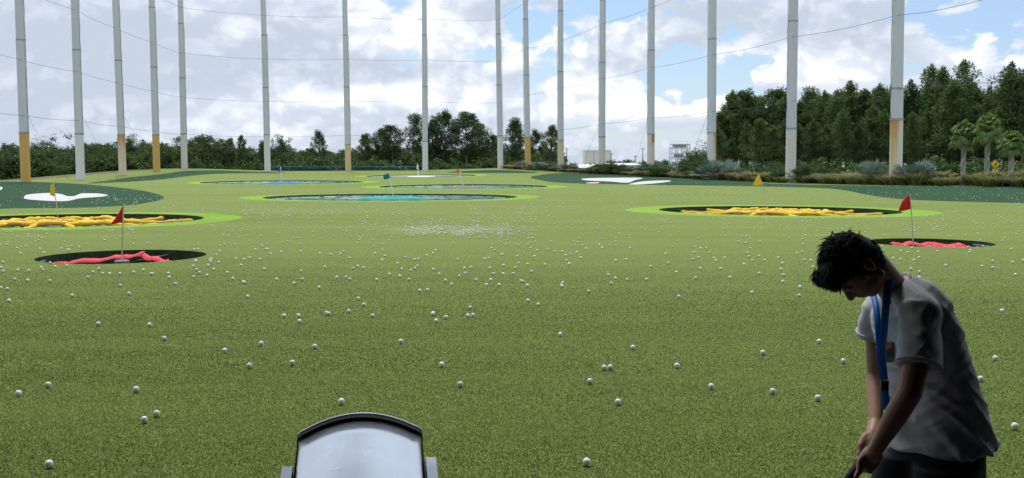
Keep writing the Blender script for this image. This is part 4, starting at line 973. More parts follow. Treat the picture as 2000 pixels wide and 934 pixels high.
while px < 2060:
    d_ = bed_point(px, 0)[1]; dens = 1.0 if px > 1420 else 1.5
    for off in (.8, 2.3, 3.9):
        tall = random.uniform(.55, 1.0)*(.72 if px < 1340 else 1.0 if px < 1790 else 1.08)
        if random.random() < (.74 if px > 1420 else .6): plant((GRS if random.random() < (.74 if px > 1420 else .5) else GRP)[j % 4], 'ornamental_grass', px+random.uniform(-6, 6), off, tall, random.uniform(1.15, 1.75), 'tan and green grass clump in the planting bed along the right edge', 'grass clump', 'grass clumps in the planting bed', 'blades'); j += 1
    px += 900/d_*random.uniform(1.5, 2.4)*dens
# ------------------------------------------------------------------ golf balls
M_BALL = mottled('ball_white', (.82, .83, .83), (.88, .885, .88), 40, .35, spec=.5)
def ico(sub):
    b = bmesh.new(); bmesh.ops.create_icosphere(b, subdivisions=sub, radius=.02135); me = bpy.data.meshes.new('golf_ball'); b.to_mesh(me); b.free(); return me
BALL = ico(4)
# dimples: push the vertices in around a spiral of points
n = 336; co = np.zeros(len(BALL.vertices)*3); BALL.vertices.foreach_get('co', co); co = co.reshape(-1, 3); u = co/np.linalg.norm(co, axis=1)[:, None]
k = np.arange(n)+.5; ph = np.arccos(1-2*k/n); th = PI*(1+5**.5)*k; dp = np.stack([np.cos(th)*np.sin(ph), np.sin(th)*np.sin(ph), np.cos(ph)], 1)
near = (u@dp.T).max(1); ang = np.arccos(np.clip(near, -1, 1)); co = u*(.02135-.0006*np.clip(1-(ang/.085)**2, 0, 1))[:, None]
BALL.vertices.foreach_set('co', co.ravel()); BALL.materials.append(M_BALL); BALL.polygons.foreach_set('use_smooth', [True]*len(BALL.polygons)); BALL.update()
nb_ = NT(M_BALL.node_tree) if False else M_BALL.node_tree; oi_ = nb_.nodes.new('ShaderNodeObjectInfo'); mx_ = nb_.nodes.new('ShaderNodeMix'); mx_.data_type = 'RGBA'; bs_ = [q for q in nb_.nodes if q.type == 'BSDF_PRINCIPLED'][0]
mx_.inputs[6].default_value = (.88, .88, .87, 1); mx_.inputs[7].default_value = (.66, .66, .60, 1); nb_.links.new(oi_.outputs['Random'], mx_.inputs[0]); nb_.links.new(mx_.outputs[2], bs_.inputs['Base Color'])
SMALL = ico(2); SMALL.materials.append(M_BALL); SMALL.polygons.foreach_set('use_smooth', [True]*len(SMALL.polygons))
NEAR = [(96,915),(1146,911),(1982,840),(282,827),(306,815),(667,791),(1207,792),(1597,784),(36,775),(266,767),(94,758),(1509,771),(1389,761),(899,757),(1152,751),(1915,746),(1180,724),(1192,723),(1322,720),(863,718),(487,720),(571,714),(1647,711),(1944,705),
    (1490,694),(439,690),(1236,684),(615,682),(510,676),(783,672),(1600,672),(321,666),(1094,658),(292,639),(192,637),(585,632),(852,631),(871,624),(728,621),(583,621),(555,621),(924,620),(914,621),(845,618),(638,616),(642,617),(681,612),(1957,611),(918,605),(711,599),(1051,599),(1031,591),(18,591),(700,587),(1326,583),(484,583),(141,581),(1561,581),
    (252,577),(1469,575),(1150,573),(14,568),(2,566),(820,571),(835,570),(343,558),(235,561),(1030,561),(1562,564),(623,565),(1097,561),(1099,556),(475,554),(477,555),(574,557),(882,559),(950,560),(975,560),(1194,557),(1529,553),(54,551),(540,549),(1021,553),(930,550),(1530,540),(1321,535),(1796,534),(983,538),(964,538),(295,538),(234,538),
    (907,527),(690,527),(1939,526),(1918,523),(1407,528),(1453,519),(1528,517),(1939,513),(1525,529),(846,616),(1098,563)]
UNIQ = {0: 'golf ball nearest the camera in the bottom left corner of the turf', 1: 'lone golf ball at the bottom edge between the grey hood and the golfer', 2: 'ball at the right edge beside the shirt hem of the golfer', 3: 'lower one of a close pair of balls in the lower left', 4: 'upper one of a close pair of balls in the lower left',
    5: 'golf ball just beyond the curved top edge of the grey metal hood', 6: 'golf ball above the lone bottom ball, midway to the golfer', 7: 'nearest golf ball to the left of the forearms of the golfer', 8: 'ball at the left edge, lower left of its neighbour', 9: 'ball above the close pair in the lower left', 10: 'ball at the left edge, upper right of its neighbour', 11: 'second golf ball left of the golfer, lower than its left neighbour', 12: 'golf ball third to the left of the golfer at elbow height',
    13: 'single ball up and right of the grey metal hood', 14: 'ball below left of two touching balls in the middle right', 15: 'ball beside the back of the golfer, lower of two', 16: 'left one of two touching balls in the middle right', 17: 'right one of two touching balls in the middle right', 18: 'ball right of the two touching balls', 19: 'ball straight above the right corner of the grey hood', 20: 'ball on the left of a level pair above the grey hood', 21: 'ball on the right of a level pair above the grey hood', 22: 'ball just left of the sleeve of the golfer', 23: 'ball beside the back of the golfer, upper of two'}
BG = 'small white golf ball among the many scattered over the middle of the turf'
RB = .02135
def put_ball(x, y, label, me):
    o = bpy.data.objects.new('golf_ball', me); COL.objects.link(o); o.location = (x, y, h1(x, y)+RB+(.002 if y < 16 else -.002)); o.rotation_euler = (random.uniform(0, 6), random.uniform(0, 6), 0)
    tag(o, label, 'golf ball', 'golf balls on the turf')
for i, (px, py) in enumerate(NEAR):
    x, y = G(px, py); put_ball(x, y, UNIQ.get(i, BG), BALL)
rb = np.random.default_rng(5); spots = []
def scatter(n, x0, x1, y0, y1, p=1.0):
    for _ in range(n):
        px, py = rb.uniform(x0, x1), y0+(y1-y0)*rb.uniform()**p; x, y = G(px, py, 12.0)
        if any(math.hypot(x-c['x'], y-c['y']) < c['r']+.05 for c in PITS) or y > 159: continue
        spots.append((x, y))
scatter(70, 0, 2000, 506, 552); scatter(130, 0, 2000, 478, 512); scatter(190, 0, 2000, 448, 482); scatter(26, 0, 420, 508, 545); scatter(16, 560, 1100, 515, 560)
scatter(340, 0, 2000, 415, 452); scatter(380, 0, 2000, 388, 418); scatter(430, 0, 2000, 364, 392); scatter(480, 150, 2000, 346, 368); scatter(120, 380, 1400, 338, 350)
scatter(150, 470, 800, 402, 424); scatter(170, 790, 1010, 436, 462); scatter(60, 900, 1100, 390, 410); scatter(170, 1190, 1480, 362, 386); scatter(90, 420, 540, 362, 380); scatter(80, 180, 320, 372, 398); scatter(70, 190, 420, 340, 358); scatter(70, 1150, 1400, 350, 362); scatter(60, 1700, 2000, 362, 385); scatter(110, 800, 1050, 415, 470)
spots.sort(key=lambda s: s[1])
n_ind = 298-len(NEAR)
for x, y in spots[:n_ind]: put_ball(x, y, BG, SMALL)
# the rest, far off and too many to count
b = bmesh.new(); bmesh.ops.create_icosphere(b, subdivisions=1, radius=RB); tv = np.array([v.co for v in b.verts]); tf = np.array([[v.index for v in f.verts] for f in b.faces]); b.free()
rest = np.array(spots[n_ind:]); hz = np.concatenate([H(rest[i:i+400, 0], rest[i:i+400, 1]) for i in range(0, len(rest), 400)])
vv = (tv[None]+np.stack([rest[:, 0], rest[:, 1], hz+RB], 1)[:, None]).reshape(-1, 3); ff = (tf[None]+(np.arange(len(rest))*len(tv))[:, None, None]).reshape(-1, 3)
me = bpy.data.meshes.new('distant_golf_balls'); me.from_pydata(vv.tolist(), [], ff.tolist()); me.update()
o = link('distant_golf_balls', me, M_BALL, smooth=True); o['kind'] = 'stuff'; o['label'] = 'white golf balls strewn thickly over the far turf'
# ------------------------------------------------------------------ the metal hood of the ball dispenser in the foreground
M_HOOD = bpy.data.materials.new('brushed_metal'); M_HOOD.use_nodes = True; n = NT(M_HOOD.node_tree)
b = n.new('ShaderNodeBsdfPrincipled'); o = n.new('ShaderNodeOutputMaterial'); n.l.new(b.outputs[0], o.inputs[0])
b.inputs['Metallic'].default_value = 1.0; b.inputs['Base Color'].default_value = (.69, .71, .75, 1)
oc = obj_coord(n); br = n.noise(n.mapping(oc, (60, 1.5, 60)), 3, 4, .6); dn = n.noise(n.mapping(oc, (1, 2.2, 1)), 19, 2, .5); sm = n.noise(oc, 4, 3, .6)
n.l.new(n.rng(n.math('ADD', n.math('MULTIPLY', br, .35), n.math('MULTIPLY', sm, .65)), .3, .7, .24, .36), b.inputs['Roughness'])
dents = n.rng(dn, .62, .80, 0, 1, True); h_ = n.math('ADD', n.math('MULTIPLY', dents, 1.0), n.math('MULTIPLY', br, .015)); bump(n, b, h_, .05, .006)
M_RUBBER = principled('black_rubber', (.010, .010, .011), .55)[0]
M_RAIL = mottled('rail_aluminium', (.50, .52, .56), (.58, .60, .64), 12, .38, metal=.85)
M_CAB = principled('dispenser_cabinet', (.035, .036, .04), .5)[0]
TH = math.radians(17); top = W(703, 811, 2.5)
YAW = math.atan2(-top.x, top.y)*.9
root = empty('ball_dispenser', (top.x, top.y, .05), -YAW if False else YAW); tag(root, 'grey metal dispenser hood with black rubber edge at the bottom centre', 'ball dispenser')
zt = top.z-.05
ef = Vector((0, -math.cos(TH), -math.sin(TH))); en = Vector((0, -math.sin(TH), math.cos(TH))); ex = Vector((1, 0, 0)); o0 = Vector((0, 0, zt))
def arch(wd, rise, drop, cr, n=14):
    """profile across the hood: side, rounded corner, gentle arch, corner, side"""
    pts = [(-wd/2, -rise-cr-drop)]
    for k in range(6): a = PI-(PI/2-.30)*k/5; pts.append((-wd/2+cr+math.cos(a)*cr, -rise-cr*.75+math.sin(a)*cr*.9))
    l = pts[-1]
    for k in range(1, n): t = k/n; pts.append((l[0]+(-2*l[0])*t, l[1]+(-l[1])*(1-(2*t-1)**2)))
    return pts+[(-x, y) for x, y in reversed(pts[:7])]
def P3(x, y, s): return o0+ex*x+en*y+ef*s
def sheet(pr, s0, s1, th, m, steps=1):
    inner = [(x*(1-2*th/.32), y-th) for x, y in pr]; loop = pr+inner[::-1]
    m.loft([[P3(x, y, s0+(s1-s0)*q/steps) for x, y in loop] for q in range(steps+1)])
WD = .318; pr = arch(WD-.003, .046, .10, .030)
m = MB(); sheet([(x, y-.0065) for x, y in pr], .006, .80, .003, m, 12); hood = m.build('hood', M_HOOD, root, True)
for p in hood.data.polygons: p.use_smooth = True
pro = arch(WD+.009, .047, .10, .032); m = MB()
pri = [(x*.98, y-.007) for x, y in pro]; loop = pro+pri[::-1]; m.loft([[P3(x, y, s) for x, y in loop] for s in (-.006, .010)]); m.build('edge_trim', M_RUBBER, root)
m = MB(); prs = arch(WD+.011, .047, .10, .032); pri = [(x*.992, y-.0022) for x, y in prs]; m.loft([[P3(x, y+.0015, s) for x, y in prs+pri[::-1]] for s in (-.012, -.0065)]); m.build('edge_lip', M_RAIL, root)
for s_ in (-1, 1):
    m = MB(); x0, x1 = sorted((s_*(WD/2+.001), s_*(WD/2+.004))); prof = [(x0, -.075), (x1, -.075), (x1, -.150), (x0, -.150)]
    m.loft([[P3(x, y, s) for x, y in prof] for s in (.03, .8)]); m.build('side_seal', M_RUBBER, root)
    m = MB(); x0, x1 = sorted((s_*(WD/2+.007), s_*(WD/2+.033))); st = .122 if s_ < 0 else .108; prof = [(x0, -.066), (x1, -.066), (x1, -.105), (x0, -.105)]
    m.loft([[P3(x, y, s) for x, y in prof] for s in (st, .8)]); m.build('side_rail', M_RAIL, root)
m = MB(); z1 = zt-.30; m.box((-WD/2+.02, -.78, 0), (WD/2-.02, -.06, z1)); m.build('cabinet', M_CAB, root)
m = MB(); m.box((-WD/2+.025, -.70, z1+.001), (WD/2-.025, -.10, z1+.10)); m.build('ball_tray', M_CAB, root)

# ------------------------------------------------------------------ the golfer
M_SKIN = mottled('skin', (.36, .20, .13), (.42, .245, .165), 14, .5, spec=.4)
M_HAIR = principled('black_hair', (.006, .0055, .0055), .55, 0, .2)[0]
M_LANY = mottled('blue_ribbon', (.012, .16, .60), (.02, .20, .68), 20, .5); M_SHORTS = mottled('black_cloth', (.010, .010, .012), (.016, .016, .019), 30, .85); M_CLIP = principled('black_clip', (.015, .015, .016), .35)[0]
M_SHOE = principled('white_shoe', (.55, .55, .55), .6)[0]; M_GRIP = principled('black_grip', (.012, .012, .013), .7)[0]; M_STEEL = principled('club_steel', (.55, .56, .58), .25, 1.0)[0]
M_SHIRT, n, b = principled('white_cotton', (.62, .63, .66), .85, 0, .2)
oc = obj_coord(n); wv = n.noise(n.mapping(oc, (1, 1, 1)), 420, 2, .6); wr = n.noise(n.mapping(oc, (1, 1, .55), rot=(.5, .5, 0)), 11, 4, .6)
bump(n, b, n.math('ADD', n.math('MULTIPLY', wv, .12), wr), .35, .012)
b.inputs['Sheen Weight'].default_value = .2
DG = 2.80; PX = DG/F_PX                     # metres per photograph pixel where the golfer stands
def Q(px, py, dd=0.0): return W(px, py, DG+dd)
def solid(parts, voxel, smooth_n, name):
    """one continuous surface grown over overlapping forms"""
    me = parts.mesh('tmp'); ob = bpy.data.objects.new('tmp', me); COL.objects.link(ob)
    md = ob.modifiers.new('r', 'REMESH'); md.mode = 'VOXEL'; md.voxel_size = voxel; md.use_smooth_shade = True
    sm_ = ob.modifiers.new('s', 'SMOOTH'); sm_.factor = .5; sm_.iterations = smooth_n
    dg = bpy.context.evaluated_depsgraph_get(); dg.update(); out = bpy.data.meshes.new_from_object(ob.evaluated_get(dg)); out.name = name
    bpy.data.objects.remove(ob); bpy.data.meshes.remove(me); out.polygons.foreach_set('use_smooth', [True]*len(out.polygons)); return out
def flatv(px, py): v = Vector((px*PX, 0, -py*PX)); return v
RIGHTV = Vector((-.40, .917, 0)).normalized(); FWD = Vector((-.917, -.40, 0)).normalized(); UP = Vector((0, 0, 1))
TD = .15                                    # torso centre lies this far beyond the near shoulder
# torso sections: centre pixel, half depth, half width
SEC = [(1747, 559, .044, .058), (1762, 574, .070, .108), (1776, 603, .086, .142), (1791, 650, .097, .148), (1806, 705, .101, .148), (1818, 755, .102, .148), (1828, 800, .114, .160), (1834, 845, .124, .168), (1836, 868, .128, .172)]
def torso_rings(k=0.0, n=32, secs=SEC, grow=0.0):
    C = [Q(px, py, TD) for px, py, _, _ in secs]; rings = []
    for i, (px, py, a, w_) in enumerate(secs):
        a -= grow*i; w_ -= grow*i
        t = (C[min(i+1, len(C)-1)]-C[max(i-1, 0)]).normalized(); f = (FWD-t*FWD.dot(t)).normalized(); s = t.cross(f).normalized()
        rings.append([C[i]+f*(math.cos(2*PI*q/n)*(a-k))+s*(math.copysign(abs(math.sin(2*PI*q/n))**.85, math.sin(2*PI*q/n))*(w_-k)) for q in range(n)])
    return rings
body = MB()
body.loft(torso_rings(.022, secs=SEC[:-1], grow=.0035))
# head: crown direction U, face direction FF, side direction SD
U = Vector((-.935, 0, .355)).normalized(); FF = Vector((-.355, -.06, -.93)).normalized(); SD = U.cross(FF).normalized(); U = FF.cross(SD).normalized()
HC = Q(1671, 520, .10)
def hp(u, f, s=0.0): return HC+(U*u+FF*f)*PX+SD*s
body.ellipsoid(hp(8, -2), (U, FF, SD), (60*PX, 56*PX, .070)); body.ellipsoid(hp(-22, 20), (U, FF, SD), (42*PX, 36*PX, .056)); body.ellipsoid(hp(22, 26), (U, FF, SD), (34*PX, 28*PX, .058))
body.capsule(hp(-44, 34, -.018), hp(-44, 34, .018), 14*PX, 14*PX); body.capsule(hp(-40, 0, -.046), hp(-44, 30, -.02), 10*PX, 11*PX); body.capsule(hp(-40, 0, .046), hp(-44, 30, .02), 10*PX, 11*PX)
body.capsule(hp(4, 50), hp(-14, 63), 6.2*PX, 7.6*PX); body.capsule(hp(-15, 56, -.011), hp(-15, 56, .011), 6*PX, 6*PX)
body.capsule(hp(-27, 53, -.016), hp(-27, 53, .016), 4.6*PX, 4.6*PX); body.capsule(hp(-33, 51, -.014), hp(-33, 51, .014), 5*PX, 5*PX); body.capsule(hp(12, 50, -.032), hp(12, 50, .032), 6*PX, 6*PX)
for s_ in (-1, 1):
    body.capsule(hp(-12, 36, s_*.036), hp(-8, 20, s_*.052), 10*PX, 10*PX)
    body.ellipsoid(hp(-4, -8, s_*.074), (U+FF*-.25, FF, SD), (19*PX, 11*PX, .008)); body.ellipsoid(hp(2, 47, s_*.031), (U, FF, SD), (6*PX, 5*PX, .012), 12, 8)
body.capsule(hp(-34, -16), Q(1746, 566, TD-.01), .044, .046)
body.capsule(Q(1746, 566, TD-.01), Q(1768, 594, TD), .047, .06)
C2 = Q(1793, 608, TD); SN = Q(1800, 613, .02); SF = Q(1713, 603, .29)
ELN, WRN = Q(1776, 768, -.085), Q(1712, 874, -.035)      # near (left) arm
body.capsule(SN, Q(1793, 690, -.045), .050, .043); body.capsule(Q(1793, 690, -.045), ELN, .040, .034); body.capsule(ELN, ELN.lerp(WRN, .38), .034, .033); body.capsule(ELN.lerp(WRN, .38), WRN, .033, .0225)
ELF, WRF = Q(1711, 738, .27), Q(1709, 828, .14)         # far (right) arm
body.capsule(SF, Q(1712, 648, .31), .042, .036); body.capsule(Q(1712, 648, .31), ELF, .034, .029); body.capsule(ELF, ELF.lerp(WRF, .35), .030, .029); body.capsule(ELF.lerp(WRF, .35), WRF, .029, .020)
# hands round the grip of the club
BUTT, GR = Q(1716, 848, .06), Q(1660, 931, -.012); CD = (GR-BUTT).normalized(); GL = (GR-BUTT).length
def grip(t): return BUTT+CD*(GL*t)
GA = (Vector((-1, 0, 0))-CD*CD.dot(Vector((-1, 0, 0)))).normalized(); GB = CD.cross(GA).normalized()      # GA to the left of the shaft, GB across it
if GB.y > 0: GB = -GB                                    # GB points to the camera
def hand(wr, t_mid, palm_side, sgn, fr=.0083):
    """a palm laid on the grip, four fingers of unequal length curled round it, a thumb along it"""
    pc = grip(t_mid)+palm_side*.030
    body.capsule(wr, wr.lerp(pc, .55), .0215, .024); 
    ax2 = palm_side; width = CD; th = ax2
    body.ellipsoid(pc, (width, ax2.cross(width), th), (.040, .036, .0165)); body.capsule(wr.lerp(pc, .5), pc, .022, .021)
    oth = palm_side.cross(CD).normalized()*sgn           # the way the fingers wrap
    for k, (off, ln) in enumerate(((-.030, .92), (-.010, 1.05), (.010, 1.0), (.029, .84))):
        c = grip(t_mid)+CD*off; R_ = .0235
        angs = [0.05, .75, 1.55, 2.35*ln, 2.95*ln]; pts = [c+palm_side*math.cos(a)*R_+oth*math.sin(a)*R_ for a in angs]; pts[0] = pc+CD*off+oth*.022
        rs = [fr*1.12, fr*1.1, fr*1.02, fr*.95, fr*.82]
        for q in range(4): body.capsule(pts[q], pts[q+1], rs[q], rs[q+1], 10)
    t0 = pc-oth*.024-CD*.004; t1 = grip(t_mid)+palm_side*.024-oth*.022+CD*.030; t2 = grip(t_mid)+palm_side*.026-oth*.006+CD*.056; t3 = grip(t_mid)+palm_side*.022-oth*.001+CD*.074
    body.capsule(t0, t1, .0135, .0105, 10); body.capsule(t1, t2, .0105, .0095, 10); body.capsule(t2, t3, .0095, .0078, 10)
PALMN = (GB*.75-GA*.55).normalized()
hand(WRN, .55, PALMN, 1)
hand(WRF, .20, (-GB*.35-GA*.2+Vector((0, .6, 0))).normalized(), -1)
# hips and legs down to the shoes
HIPC = Q(1838, 875, TD)
FLOOR = .05
for s_ in (-1, 1):
    hip = HIPC+RIGHTV*(s_*.072)+FWD*.03+Vector((0, 0, -.01)); knee = Vector((hip.x-.03, hip.y, .0))+RIGHTV*(s_*.03); knee.z = FLOOR+.385; ank = knee+RIGHTV*(s_*.02)+Vector((.035, .01, 0)); ank.z = FLOOR+.075
    body.capsule(hip, knee, .064, .048); body.capsule(knee, knee.lerp(ank, .35), .046, .047); body.capsule(knee.lerp(ank, .35), ank, .047, .030); body.capsule(ank, ank+FWD*.10+Vector((0, 0, -.045)), .030, .026)
    if s_ < 0: KN, AN, HN = knee, ank, hip
    else: KF, AF, HF_ = knee, ank, hip
bm_ = solid(body, .0042, 3, 'person')
BASE = (AN+AF)/2; BASE.z = FLOOR
recentre(bm_, BASE); person = link('person', bm_, M_SKIN, loc=BASE)
tag(person, 'young person in a white T-shirt and black shorts bending over a golf club', 'person')
def on_person(name, me, mat, smooth=True): recentre(me, BASE); return link(name, me, mat, person, smooth)

# shirt
sh = MB(); sh.loft(torso_rings(0, 40))
def tube_taper(m, P, R_): 
    for (p, q), (r0, r1) in zip(zip(P[:-1], P[1:]), zip(R_[:-1], R_[1:])): m.capsule(p, q, r0, r1, 20)
HEMN = Q(1794, 716, -.055)
def cone(m, P, R_, n=28, flat=1.0):
    rings = []; P = [Vector(p) for p in P]; ref = FWD
    for i, p in enumerate(P):
        t = (P[min(i+1, len(P)-1)]-P[max(i-1, 0)]).normalized(); a = (ref-t*ref.dot(t)).normalized(); b_ = t.cross(a); rings.append([p+a*math.cos(2*PI*q/n)*R_[i][0]+b_*math.sin(2*PI*q/n)*R_[i][1] for q in range(n)])
    m.loft(rings)
sh.capsule(Q(1770, 577, TD-.04), SN, .048, .056, 20); sh.capsule(Q(1752, 577, TD+.04), SF, .045, .05, 20)
sh.ellipsoid(SN+Vector((.0, .012, .0)), (FWD, RIGHTV, UP), (.060, .052, .056)); sh.ellipsoid(SF+Vector((0, 0, -.004)), (FWD, RIGHTV, UP), (.054, .044, .044))
cone(sh, [SN+Vector((0, .01, .02)), SN.lerp(HEMN, .5), HEMN, HEMN+(HEMN-SN).normalized()*.004], [(.060, .052), (.064, .056), (.067, .058), (.067, .058)])
HEMF = Q(1708, 650, .31)
cone(sh, [SF+Vector((0, -.01, .01)), SF.lerp(HEMF, .5), HEMF, HEMF+(HEMF-SF).normalized()*.016], [(.052, .044), (.055, .048), (.058, .052), (.059, .053)])
sm_me = solid(sh, .0045, 14, 'shirt')
# folds: long soft ridges that run slantwise over the cloth, deeper towards the hem and the armpits
nv = len(sm_me.vertices); co = np.zeros(nv*3); sm_me.vertices.foreach_get('co', co); co = co.reshape(-1, 3); no = np.zeros(nv*3); sm_me.vertices.foreach_get('normal', no); no = no.reshape(-1, 3)
AXT = (Q(1838, 868, TD)-Q(1790, 600, TD)).normalized()
for i in range(nv):
    p = Vector(co[i]); rel = p-C2; along = rel.dot(AXT); px_ = Vector((rel.x, rel.y, rel.z)); diag = px_.x*1.0+px_.z*.9; dg2 = px_.x*.8-px_.z*.9
    low = min(1, max(0, (along-.12)/.25)); w1 = mnoise.noise(Vector((diag*22, dg2*4.2, p.y*6+3))); w2 = mnoise.noise(Vector((dg2*24+8, diag*5, p.y*5))); w3 = mnoise.noise(Vector((p.x*9, p.y*9, p.z*3.5+5)))
    d_ = (.0070*low+.0026)*(1-abs(w1)*2.6)*.9+.0032*(1-abs(w2)*2.4)+.004*w3
    co[i] += no[i]*(d_-.003)
# the hem drops a little lower at the front and flares at the back
hemz = Q(1838, 868, TD).z
for i in range(nv):
    if co[i][2] < hemz+.05:
        rel = Vector(co[i])-Q(1838, 868, TD); f = rel.dot(FWD); k_ = min(1, (hemz+.05-co[i][2])/.05); co[i][2] -= k_*(.004*math.sin(rel.dot(RIGHTV)*30)); 
        if f < -.05: co[i][0] += .012*k_; co[i][2] += .026*k_*min(1, (-f-.05)/.06)
sm_me.vertices.foreach_set('co', co.ravel()); sm_me.update()
shirt_bvh = BVHTree.FromPolygons([tuple(c) for c in co], [tuple(p.vertices) for p in sm_me.polygons])
on_person('shirt', sm_me, M_SHIRT)
# collar band
cb = MB(); cc = Q(1748, 563, TD); ax = (Q(1770, 572, TD)-cc).normalized(); f = (FWD-ax*FWD.dot(ax)).normalized(); s = ax.cross(f).normalized(); ringp = []
for q in range(33): a = 2*PI*q/32; ringp.append(cc+f*math.cos(a)*.050+s*math.sin(a)*.060+ax*(.013+.014*max(0, math.cos(a))))
cb.tube(ringp, .0042, 8, False); on_person('collar', cb.mesh('collar'), M_SHIRT)
# sleeve hems and the seam line of the near sleeve
for c_, dirv, r1, r2 in ((HEMN, (HEMN-SN).normalized(), .0685, .0595), (HEMF, (HEMF-SF).normalized(), .0595, .0535)):
    a = (FWD-dirv*FWD.dot(dirv)).normalized(); b_ = dirv.cross(a); m = MB(); m.tube([c_-dirv*.004+a*math.cos(2*PI*q/36)*r1+b_*math.sin(2*PI*q/36)*r2 for q in range(37)], .0022, 6, False); on_person('sleeve_hem', m.mesh('sleeve_hem'), M_SHIRT)
# shorts
st = MB(); n_ = 28
def leg_rings(h, k, sgn):
    R_ = []
    for t, ra, rb_ in ((0, .104, .088), (.25, .106, .09), (.6, .106, .09), (1.0, .104, .088)):
        c_ = h.lerp(k, t*1.02)+RIGHTV*(.0*sgn)+FWD*.022*(1-t); R_.append([c_+FWD*math.cos(2*PI*q/n_)*ra+RIGHTV*math.sin(2*PI*q/n_)*rb_ for q in range(n_)])
    return R_
st.loft(leg_rings(HN+Vector((0, 0, -.02)), KN, -1)); st.loft(leg_rings(HF_+Vector((0, 0, -.02)), KF, 1))
hc = Q(1832, 872, TD); st.loft([[hc+Vector((0, 0, z))+FWD*math.cos(2*PI*q/n_)*a+RIGHTV*math.sin(2*PI*q/n_)*w_ for q in range(n_)] for z, a, w_ in ((.06, .10, .14), (.0, .112, .15), (-.08, .116, .152), (-.16, .11, .15))])
on_person('shorts', solid(st, .008, 5, 'shorts'), M_SHORTS)
for k_, a_ in ((KN, AN), (KF, AF)):
    m = MB(); c_ = a_.copy(); c_.z = FLOOR
    rows = []
    for t, hw, hh in ((-.055, .026, .05), (-.045, .034, .075), (0, .037, .085), (.06, .040, .062), (.12, .041, .05), (.155, .032, .040), (.17, .012, .028)):
        rows.append([c_+FWD*t+RIGHTV*(math.cos(PI*q/9)*hw)+UP*(.004+math.sin(PI*q/9)*hh) for q in range(10)]+[c_+FWD*t-RIGHTV*hw*.9+UP*.001, c_+FWD*t+RIGHTV*hw*.9+UP*.001])
    m.loft(rows); on_person('shoe', m.mesh('shoe'), M_SHOE)
# hair: a full shock of tapered locks over the skull, fringe hanging past the forehead
hr = MB(); rh = np.random.default_rng(3)
cap = []
hr.ellipsoid(hp(11, -9), (U, FF, SD), (63*PX, 54*PX, .076), 28, 18)
hr.ellipsoid(hp(34, 18), (U, FF, SD), (36*PX, 40*PX, .071), 20, 12)
hair = hr
for q in range(4200):
    v = Vector(rh.normal(size=3)).normalized(); u_, f_, s_ = v.x, v.y, v.z
    if f_ > .62 and u_ < .45: continue                       # leave the face clear
    if u_ < -.55 and f_ > -.2: continue
    if abs(s_) > .72 and u_ < .05 and f_ > -.25: continue    # ears
    base_ = hp(10, -8)+(U*(u_*62)+FF*(f_*53))*PX+SD*(s_*.075)
    nrm = (U*u_+FF*f_+SD*s_).normalized()
    flow = (FF*.9+U*.25 if u_ > -.1 else -U*.8+FF*.2)+Vector(rh.normal(size=3))*.35
    if u_ > .1 and f_ < -.2: flow = U*.5+FF*.1+Vector(rh.normal(size=3))*.6
    tdir = (flow-nrm*flow.dot(nrm)*.75).normalized(); l = rh.uniform(.020, .040)*(1.0 if u_ > -.2 else .55); r0 = rh.uniform(.0014, .0030)
    lift = rh.uniform(.02, .13)*(1.1 if f_ < 0 else .7)*(3.0 if rh.random() < .015 else 1)
    p1 = base_+tdir*l*.5+nrm*l*.28*lift; p2 = base_+tdir*l+nrm*l*.30*lift+Vector((0, 0, -.2*l))
    hair.tube([base_-nrm*.006, base_+tdir*l*.2+nrm*l*.15*lift, p1, p2], [r0, r0, r0*.75, r0*.12], 4, False)
for q in range(520):                                          # the fringe
    s_ = rh.uniform(-.066, .066); u0 = rh.uniform(30, 62); b0 = hp(u0, 36+rh.uniform(-8, 10), s_); e = hp(u0-rh.uniform(-2, 14), 58+rh.uniform(-6, 8)+(66-u0)*.1, s_*.95+rh.normal()*.006)
    mid = b0.lerp(e, .5)+U*.006; r0 = rh.uniform(.0018, .0036); hair.tube([b0, mid, e], [r0, r0*.9, r0*.12], 4, False)
on_person('hair', hair.mesh('hair'), M_HAIR)
# lanyard: two ribbons from the nape meeting in a clip, a tag below
def ribbon(P, wd, th=.0012):
    m = MB(); rows = []; P = [Vector(p) for p in P]; fine = []
    for i in range(len(P)-1):
        p0, p1, p2, p3 = P[max(i-1, 0)], P[i], P[i+1], P[min(i+2, len(P)-1)]
        for k in range(6):
            t = k/6; fine.append(.5*((2*p1)+(p2-p0)*t+(2*p0-5*p1+4*p2-p3)*t*t+(3*p1-p0-3*p2+p3)*t**3))
    fine.append(P[-1])
    for i, p in enumerate(fine):
        t = (fine[min(i+1, len(fine)-1)]-fine[max(i-1, 0)]).normalized(); view = (p-Vector((0, 0, EYE))).normalized(); a = t.cross(view).normalized(); b_ = a.cross(t)
        rows.append([p-a*wd/2-b_*th, p+a*wd/2-b_*th, p+a*wd/2+b_*th, p-a*wd/2+b_*th])
    m.loft(rows); return m
on_person('lanyard_strap', ribbon([Q(1743, 530, .135), Q(1737, 548, .075), Q(1731, 590, .055), Q(1727, 640, .05), Q(1723, 690, .055), Q(1727, 742, .06)], .0215).mesh('strap'), M_LANY)
on_person('lanyard_strap', ribbon([Q(1705, 572, .20), Q(1711, 600, .13), Q(1715, 640, .09), Q(1719, 690, .072), Q(1724, 740, .068)], .0185).mesh('strap'), M_LANY)
m = MB(); c_ = Q(1728, 753, .058); m.loft([[c_+Vector((x, y, z)) for x, y in ((-.011, -.004), (.011, -.004), (.011, .004), (-.011, .004))] for z in (-.013, .013)]); on_person('clip', m.mesh('clip'), M_CLIP, False)
